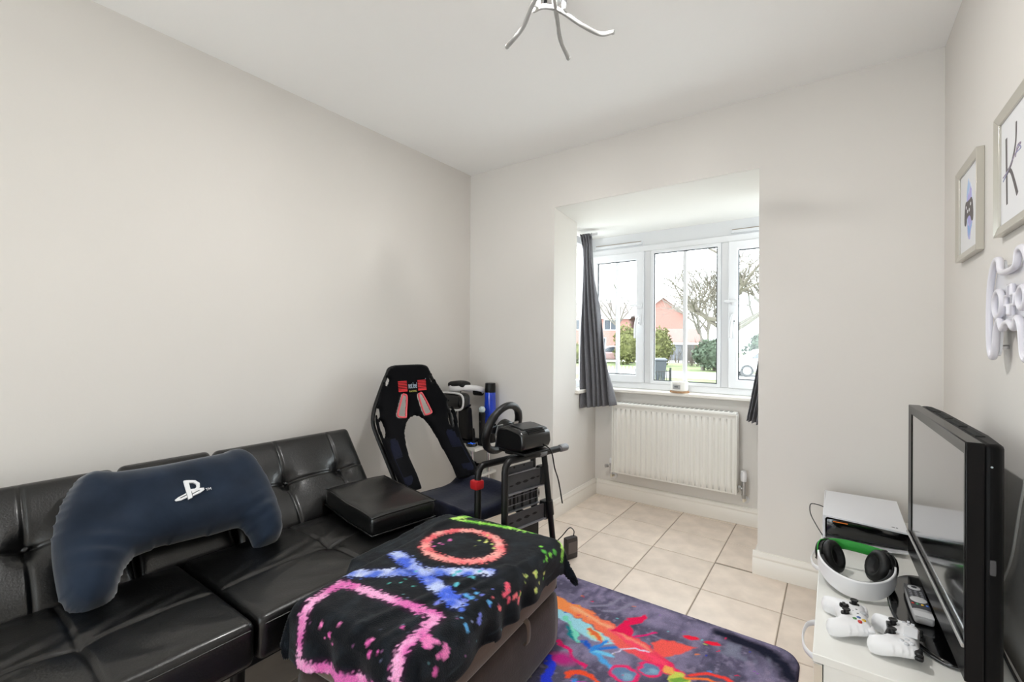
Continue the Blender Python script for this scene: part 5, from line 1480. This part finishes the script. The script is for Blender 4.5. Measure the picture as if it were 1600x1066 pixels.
cs = thing('charging_stand', 'round black charging stand with a blue cross on the table edge', 'charging stand', (-2.000, 2.340, TZ))
MB().lathe([(.036, 0), (.038, .003), (.038, .014), (.036, .018)], 32).build('base', GLOSSBLK, cs)
BLU = mat('blue_glow', (70, 130, 240), .4, emit=((60, 120, 255), .6))
for a in (.6, -.6):
    MB().box((.004, -.004, .0187), (.052, .005, .0012), Matrix.Rotation(a, 3, 'Z')).build('blue_cross', BLU, cs, smooth=False)
MB().tube(smooth_path([(0, .020, .016), (.0, .024, .07), (.0, .016, .115)], 5), .010, 10, squash=(1, .6)).build('upright', BLACKPL, cs)

cb = []
for k in range(5):
    r5 = random.Random(20 + k)
    cb.append([( -2.07 + .045 * math.cos(a + k) + r5.uniform(-.02, .02), 2.48 + .035 * math.sin(a * 1.3 + k) + r5.uniform(-.02, .02), .258 + .028 * r5.random()) for a in [0, 1.1, 2.2, 3.3, 4.4, 5.5]])
bun = thing('cable_bundle', 'tangle of black cables on the corner table shelf', 'cables', (-2.03, 2.445, .253), w=True)
for p in cb:
    MB().tube(smooth_path(p, 6, True), .0030, 6, True).build('cable', BLACKPL, bun)
MB().rbox((-2.125, 2.46, .276), (.07, .09, .040), .006, (4, 4, 3)).build('power_brick', BLACKPL, bun)

ad = thing('power_adapter', 'dark power adapter standing on the tiles beside the racing seat', 'power adapter', (-1.150, 2.165, 0), math.radians(-22))
MB().rbox((0, 0, .056), (.034, .075, .112), .006, (3, 5, 6)).build('case', mat('adapter_brown', (46, 40, 40), .45), ad)
MB().bb(.0165, .0176, -.028, .028, .03, .09).build('rating_label', mat('adapter_label', (96, 88, 86), .6), ad, smooth=False)
MB().tube(smooth_path([(0, .02, .112), (-.01, .03, .135), (-.06, .04, .130), (-.12, .03, .06), (-.17, .0, .010), (-.26, -.06, .006)], 6), .0028, 8).build('lead', BLACKPL, ad)

# ------------------------------------------------------------------ outside: front gardens, road and the houses across it
GZ = -.55
GRASS = mat('lawn_grass', (108, 118, 84), .95, noise=(1.2, .25, 6), spec=.1)
ASPH = mat('road_asphalt', (150, 148, 148), .9, noise=(3, .08, 5))
PAVE = mat('drive_paving', (206, 203, 198), .9, noise=(4, .1, 4))
g_ = struct(MB().bb(-60, 40, 3.6, 95, GZ - .3, GZ - .02), 'ground', GRASS, smooth=False)
struct(MB().prism([(-40, 20.0), (30, 26.0), (30, 31.5), (-40, 25.5)], GZ - .10, GZ), 'road', ASPH, smooth=False)
struct(MB().bb(-12.0, 6, 3.7, 10, GZ - .12, GZ - .005), 'path', PAVE, smooth=False)  # unseen paving, kept pale to bounce daylight up to the ceiling
struct(MB().prism([(-22, 38), (-9, 40), (-9, 50), (-26, 47)], GZ - .10, GZ + .01), 'drive', PAVE, smooth=False)
BRICK = mat('red_brick', (150, 112, 104), .9, noise=(6, .10, 6), spec=.2)
ROOF = mat('roof_tile', (118, 108, 106), .9, noise=(5, .12, 5))
ROOF2 = mat('roof_tile_red', (120, 92, 86), .9, noise=(5, .12, 5))
BARGE = mat('white_fascia', (232, 232, 230), .5)
DKGL = mat('far_window_glass', (56, 62, 70), .1, spec=.7)
def house(name, label, loc, rz, w, d, eave, ridge, wins, roofm, gable_front=True):
    """local x across the front, y into the house; gable end faces local -y when gable_front"""
    t = thing(name, label, 'house', loc, rz)
    if gable_front:
        MB().prism([(-w / 2, 0), (w / 2, 0), (w / 2, eave), (0, ridge), (-w / 2, eave)], 0, d, 'y').build('wall', BRICK, t, smooth=False)
        for sg in (-1, 1):
            q = [(0, ridge + .05), (sg * (w / 2 + .35), eave - .25 * (ridge - eave) / (w / 2) + .05), (sg * (w / 2 + .35), eave - .25 * (ridge - eave) / (w / 2) + .22), (0, ridge + .24)]
            MB().prism(q, -.35, d + .3, 'y').build('roof_slope', roofm, t, smooth=False)
            q2 = [(0, ridge - .12), (sg * (w / 2 + .32), eave - .28 * (ridge - eave) / (w / 2) - .12), (sg * (w / 2 + .32), eave - .25 * (ridge - eave) / (w / 2) + .12), (0, ridge + .12)]
            MB().prism(q2, -.40, -.34, 'y').build('barge_board', BARGE, t, smooth=False)
    else:
        MB().bb(-w / 2, w / 2, 0, d, 0, eave).build('wall', BRICK, t, smooth=False)
        MB().prism([(-.35, eave - .1), (d + .35, eave - .1), (d / 2, ridge)], -w / 2 - .2, w / 2 + .2, 'x').build('roof', roofm, t, smooth=False)
        MB().bb(-w / 2 - .1, w / 2 + .1, -.42, -.34, eave - .18, eave).build('fascia', BARGE, t, smooth=False)
    for x, z, ww, hh in wins:
        f_ = MB().bb(x - ww / 2, x + ww / 2, -.06, .05, z, z + hh).build('window', BARGE, t, smooth=False)
        n = 2 if ww > .9 else 1
        for k in range(n):
            a = x - ww / 2 + .07 + (ww - .07) / n * k
            MB().bb(a, a + (ww - .07) / n - .07, -.075, -.055, z + .08, z + hh - .08).build('pane', DKGL, f_, smooth=False)
    return t
house('gabled_house', 'red brick house with a white-edged gable across the road', (-15.6, 50.6, GZ), math.radians(28), 5.4, 8, 4.75, 6.85, [(-1.6, 3.3, .9, 1.1)], ROOF)
house('long_house', 'pale red brick house with a low roof seen through the side casement', (-22.2, 46.4, GZ), math.radians(31), 8.2, 7, 4.55, 6.5, [(2.1, 3.1, 1.5, 1.2), (-1.2, 3.1, 1.5, 1.2), (-3.3, 1.0, 1.6, 1.4), (1.0, .9, 1.2, 1.4)], ROOF, False)
gh = house('garage', 'low brick garage with a tiled roof beside the gabled house', (-12.2, 45.6, GZ), math.radians(32), 4.2, 5, 1.75, 3.2, [], ROOF2, False)
MB().bb(-1.2, 1.2, -.05, .02, .0, 1.55).build('garage_door', mat('garage_dark', (96, 100, 108), .6), gh, smooth=False)

LEAFG = mat('conifer_leaf', (98, 100, 62), .85, noise=(3, .35, 5), spec=.15)
LEAFI = mat('ivy_leaf', (78, 90, 74), .8, noise=(3, .35, 5), spec=.2)
TWIG = mat('twig_brown', (84, 76, 68), .9, noise=(4, .2, 4))
BARK = mat('bark', (102, 96, 86), .9, noise=(3, .2, 5))
BARKP = mat('pale_bark', (108, 103, 96), .9, noise=(3, .15, 5))
def leaf_cloud(c, rad, n, size, seed, flat_=1.0):
    """leaf quads filling an uneven ellipsoid"""
    r = np.random.default_rng(seed); mb = MB()
    d = r.normal(size=(n, 3)); d /= np.linalg.norm(d, axis=1)[:, None]
    lump = 1 + .16 * np.sin(d[:, 0] * 5 + seed) * np.cos(d[:, 2] * 6) + .10 * np.sin(d[:, 1] * 9)
    q = (r.random(n) ** .28)[:, None] * d * lump[:, None] * np.array(rad)[None] + np.array(c)[None]
    a = r.normal(size=(n, 3)); a /= np.linalg.norm(a, axis=1)[:, None]
    b = np.cross(a, r.normal(size=(n, 3))); b /= np.linalg.norm(b, axis=1)[:, None]
    s = size * (.6 + .8 * r.random(n))[:, None]
    V = np.stack([q - a * s, q + b * s * .5, q + a * s, q - b * s * .5], 1).reshape(-1, 3)
    mb.v = V.tolist(); mb.f = [(4 * k, 4 * k + 1, 4 * k + 2, 4 * k + 3) for k in range(n)]
    return mb
def bush(name, label, loc, rad, n, size, m, seed, group=None):
    t = thing(name, label, 'bush', loc, 0, group)
    leaf_cloud((0, 0, rad[2] * .98), rad, n, size, seed).build('foliage', m, t, smooth=False, kind='stuff')
    MB().sphere((0, 0, rad[2] * .96), 1, tuple(q * .80 for q in rad), 16, 10).build('foliage_core', m, t, angle=180)
    MB().cyl((0, 0, 0), (0, 0, rad[2] * .6), .08, .05, 8).build('stem', BARK, t)
    return t
bush('conifer_bush', 'rounded yellow-green conifer bush behind the parked red car', (-13.4, 34.7, GZ), (1.15, 1.1, 1.55), 2600, .11, LEAFG, 3)
bush('conifer_bush', 'rounded yellow-green conifer bush beside the gabled house', (-10.75, 34.2, GZ), (1.0, 1.0, 1.5), 2400, .11, LEAFG, 4)
bush('hedge_bush', 'low pale hedge bush beyond the picket fence', (-17.2, 34.2, GZ), (1.8, .9, .85), 1800, .10, LEAFG, 8)
bush('ivy_bush', 'dark green ivy bush under the bare trees', (-6.2, 30.6, GZ), (1.3, 1.0, 1.05), 2000, .12, LEAFI, 5)
bush('ivy_bush', 'dark green ivy bush behind the white car', (-3.5, 32.3, GZ), (1.2, 1.0, 1.25), 2000, .12, LEAFI, 6)
def twig_bush(name, label, loc, w, h, n, seed):
    r = random.Random(seed); t = thing(name, label, 'bush', loc); mb = MB()
    for i in range(n):
        x = r.uniform(-w, w); y = r.uniform(-.5, .5); lean = r.uniform(-.5, .5); hh = h * r.uniform(.5, 1.0)
        p = [(x, y, 0), (x + lean * .3, y, hh * .5), (x + lean + r.uniform(-.2, .2), y + r.uniform(-.2, .2), hh)]
        mb.tube(p, [.022, .014, .004], 3)
        for k in range(3):
            q = Vector(p[1]).lerp(Vector(p[2]), r.random()); mb.tube([q, q + Vector((r.uniform(-.4, .4), r.uniform(-.3, .3), r.uniform(.1, .5)))], [.010, .003], 3)
    mb.build('twigs', TWIG, t, smooth=False, kind='stuff')
    MB().tube([(0, 0, 0), (0, 0, h * .4)], .04, 6).build('stem', BARK, t)
    return t
twig_bush('twig_hedge', 'bare brown twig hedge along the far verge', (-7.7, 35.6, GZ), 1.6, 1.9, 130, 9)
twig_bush('twig_hedge', 'bare brown twig hedge in front of the garage', (-11.2, 40.0, GZ), 2.0, 1.7, 110, 10)

def bare_tree(name, label, loc, h, seed, m, spread=1.0, levels=4, r0=.16, first=None):
    r = random.Random(seed); t = thing(name, label, 'tree', loc, 0, 'bare trees outside'); br = MB()
    trunk = [(0, 0, 0), (r.uniform(-.1, .1), 0, h * .18), (r.uniform(-.2, .2), r.uniform(-.2, .2), h * .38)]
    MB().tube(smooth_path(trunk, 4), [r0 * (1 - .4 * k / 8) for k in range(9)], 8).build('trunk', m, t)
    def grow(p, d, ln, rad, lv):
        n = 3 if lv > 1 else 2
        pts = [p]; q = p; dd = d.copy()
        for k in range(n):
            dd = (dd + Vector((r.uniform(-.28, .28), r.uniform(-.28, .28), r.uniform(-.10, .22)))).normalized()
            q = q + dd * ln / n; pts.append(q)
        br.tube(pts, [max(.012, rad * 1.35) * (1 - .55 * k / n) for k in range(n + 1)], 5 if lv > 2 else 3)
        if lv == 0: return
        for k in range(4 if lv > 1 else 5):
            s_ = r.uniform(.30, 1.0); i = min(n - 1, int(s_ * n)); b = pts[i].lerp(pts[i + 1], s_ * n - i)
            ax = Vector((r.uniform(-1, 1), r.uniform(-1, 1), r.uniform(-.35, .75))).normalized()
            grow(b, (dd * .55 + ax * .8 * spread).normalized(), ln * r.uniform(.48, .72), rad * .50, lv - 1)
    top = Vector(trunk[-1])
    dirs = first or [Vector((math.cos(a), math.sin(a), .9)).normalized() for a in [2 * PI * k / 5 + r.random() for k in range(5)]]
    for d in dirs:
        grow(top - Vector((0, 0, r.uniform(0, h * .10))), Vector(d).normalized(), h * .36, r0 * .45, levels - 1)
    grow(top, Vector((0, 0, 1)), h * .42, r0 * .55, levels - 1)
    br.build('branches', m, t, smooth=False, kind='stuff')
    return t
bare_tree('bare_tree', 'large bare tree whose long limbs reach across the centre pane', (-3.95, 23.2, GZ), 7.6, 41, BARK, 1.0, 5, .20,
          [Vector((-1, .2, .55)), Vector((-1, -.1, .28)), Vector((-.5, .8, .9)), Vector((.8, .3, .7)), Vector((.4, -.7, .9)), Vector((.9, -.4, .5))])
bare_tree('bare_tree', 'slim pale-trunked bare tree on the far verge', (-6.85, 30.4, GZ), 7.5, 42, BARKP, .8, 4, .11)
bare_tree('bare_tree', 'bare tree spreading above the long house roof', (-17.0, 41.5, GZ), 9.5, 43, BARKP, 1.0, 4, .14)
bare_tree('bare_tree', 'bare tree behind the white car seen through the right casement', (-2.6, 31.0, GZ), 9.0, 44, BARK, 1.0, 5, .18)
bare_tree('bare_tree', 'distant bare tree to the side of the gabled house', (-9.4, 44.0, GZ), 9.5, 45, BARKP, 1.0, 4, .16)

def car(name, label, loc, rz, paint_):
    t = thing(name, label, 'car', loc, rz)
    L, Wd = 4.2, 1.74
    body = [(-2.10, .32), (-2.08, .62), (-1.95, .78), (-1.25, .90), (1.30, .92), (1.98, .84), (2.10, .60), (2.08, .30), (1.72, .26), (-1.75, .26)]
    MB().prism(body, -Wd / 2, Wd / 2, 'y').build('body', paint_, t, bevel=.10, seg=3)
    cabn = [(-1.35, .88), (-.72, 1.36), (-.35, 1.44), (.75, 1.42), (1.20, 1.26), (1.78, .90)]
    MB().prism(cabn, -Wd / 2 + .14, Wd / 2 - .14, 'y').build('cabin', paint_, t, bevel=.08, seg=3)
    for s_ in (-1, 1):
        MB().prism([(-1.12, .94), (-.66, 1.30), (-.05, 1.36), (-.05, .94)], s_ * (Wd / 2 - .15), s_ * (Wd / 2 - .13), 'y').build('side_window', DKGL, t, smooth=False)
        MB().prism([(.05, .94), (.05, 1.36), (.72, 1.34), (1.05, 1.22), (1.35, .96)], s_ * (Wd / 2 - .15), s_ * (Wd / 2 - .13), 'y').build('side_window', DKGL, t, smooth=False)
        for x in (-1.30, 1.32):
            w_ = MB().cyl((x, s_ * (Wd / 2 - .20), .31), (x, s_ * (Wd / 2 + .01), .31), .31, n=24).build('wheel', mat('tyre', (40, 40, 42), .8), t)
            MB().cyl((x, s_ * (Wd / 2), .31), (x, s_ * (Wd / 2 + .02), .31), .19, n=18).build('wheel_trim', BRUSHED, w_)
        MB().rbox((-2.02, s_ * .62, .66), (.10, .30, .14), .03, (3, 4, 3)).build('headlight', mat('lamp_clear', (216, 220, 222), .15), t)
        MB().rbox((2.02, s_ * .64, .72), (.10, .24, .18), .03, (3, 4, 3)).build('tail_light', mat('lamp_red', (150, 34, 34), .25), t)
    MB().prism([(-1.30, .93), (-.72, 1.34), (-.70, 1.36), (-1.32, .95)], -Wd / 2 + .22, Wd / 2 - .22, 'y').build('windscreen', DKGL, t, smooth=False)
    MB().prism([(1.72, .93), (1.20, 1.26), (1.22, 1.28), (1.75, .95)], -Wd / 2 + .22, Wd / 2 - .22, 'y').build('rear_window', DKGL, t, smooth=False)
    for x in (-2.12, 2.12):
        MB().rbox((x, 0, .45), (.10, 1.62, .20), .04, (3, 8, 3)).build('bumper', mat('bumper_grey', (56, 56, 58), .6), t)
    return t
car('parked_car', 'red hatchback parked across the road behind the picket fence', (-15.6, 37.2, GZ), math.radians(28), mat('car_red', (150, 118, 118), .35, coat=.5))
car('parked_car', 'white car parked at the edge of the right casement', (-2.75, 27.2, GZ), math.radians(20), mat('car_white', (236, 238, 240), .35, coat=.5))

wb = thing('wheelie_bin', 'dark grey wheelie bin in the front garden', 'bin', (-6.05, 19.0, GZ), math.radians(35))
BINM = mat('bin_grey', (50, 54, 62), .6)
MB().add([(-.22, -.26, .06), (.22, -.26, .06), (.22, .26, .06), (-.22, .26, .06), (-.28, -.33, .98), (.28, -.33, .98), (.28, .33, .98), (-.28, .33, .98)],
         [(3, 2, 1, 0), (4, 5, 6, 7), (0, 1, 5, 4), (1, 2, 6, 5), (2, 3, 7, 6), (3, 0, 4, 7)]).build('body', BINM, wb, bevel=.02)
MB().prism([(-.36, .98), (-.34, 1.03), (.0, 1.09), (.36, 1.05), (.40, .99)], -.31, .31, 'x').build('lid', BINM, wb, bevel=.01)
for s_ in (-1, 1):
    MB().cyl((s_ * .22, .28, .11), (s_ * .29, .28, .11), .11, n=16).build('wheel', BLACKPL, wb)
MB().tube([(-.22, .40, .95), (.22, .40, .95)], .018, 8).build('handle', BINM, wb)

rl = thing('garden_railing', 'black metal railing at the edge of the front garden', 'railing', (-5.1, 15.6, GZ), math.radians(62))
for k in range(13):
    MB().cyl((-.72 + .12 * k, 0, 0), (-.72 + .12 * k, 0, .76), .011, n=8).build('bar', BLKMETAL, rl)
for z in (.10, .70):
    MB().bb(-.78, .78, -.015, .015, z, z + .03).build('rail', BLKMETAL, rl, smooth=False)
for x in (-.78, .78):
    MB().bb(x - .025, x + .025, -.025, .025, 0, .84).build('post', BLKMETAL, rl, smooth=False)
pf = thing('picket_fence', 'white picket fence along the neighbouring garden', 'fence', (-7.75, 19.1, GZ), math.radians(35))
for k in range(15):
    x = -1.12 + .16 * k
    MB().prism([(x - .04, .05), (x + .04, .05), (x + .04, .62), (x, .68), (x - .04, .62)], -.012, .012, 'y').build('picket', BARGE, pf, smooth=False)
for z in (.18, .48):
    MB().bb(-1.2, 1.2, .012, .035, z, z + .06).build('rail', BARGE, pf, smooth=False)
def grass_plant(label, loc, h, n, seed, m):
    r = random.Random(seed); t = thing('grass_plant', label, 'plant', loc); mb = MB()
    for i in range(n):
        a = r.uniform(0, 2 * PI); b = r.uniform(.1, .55); hh = h * r.uniform(.6, 1)
        p = [Vector((0.05 * math.cos(a), .05 * math.sin(a), 0)), Vector((b * .35 * math.cos(a), b * .35 * math.sin(a), hh * .65)), Vector((b * math.cos(a), b * math.sin(a), hh * (1 - .3 * b)))]
        s_ = Vector((-math.sin(a), math.cos(a), 0)) * .008
        mb.add([p[0] - s_, p[0] + s_, p[1] + s_, p[1] - s_, p[2]], [(0, 1, 2, 3), (3, 2, 4)])
    mb.build('blades', m, t, smooth=False, kind='stuff')
    MB().lathe([(.05, 0), (.07, .03), (.03, .09)], 10).build('crown', m, t)
    return t
STRAW = mat('grass_straw', (128, 128, 96), .8)
grass_plant('tall pale ornamental grass below the left casement', (-4.35, 10.9, GZ), 1.0, 140, 61, STRAW)
grass_plant('arching pale ornamental grass beside the wheelie bin', (-3.00, 9.2, GZ), 1.15, 120, 62, STRAW)
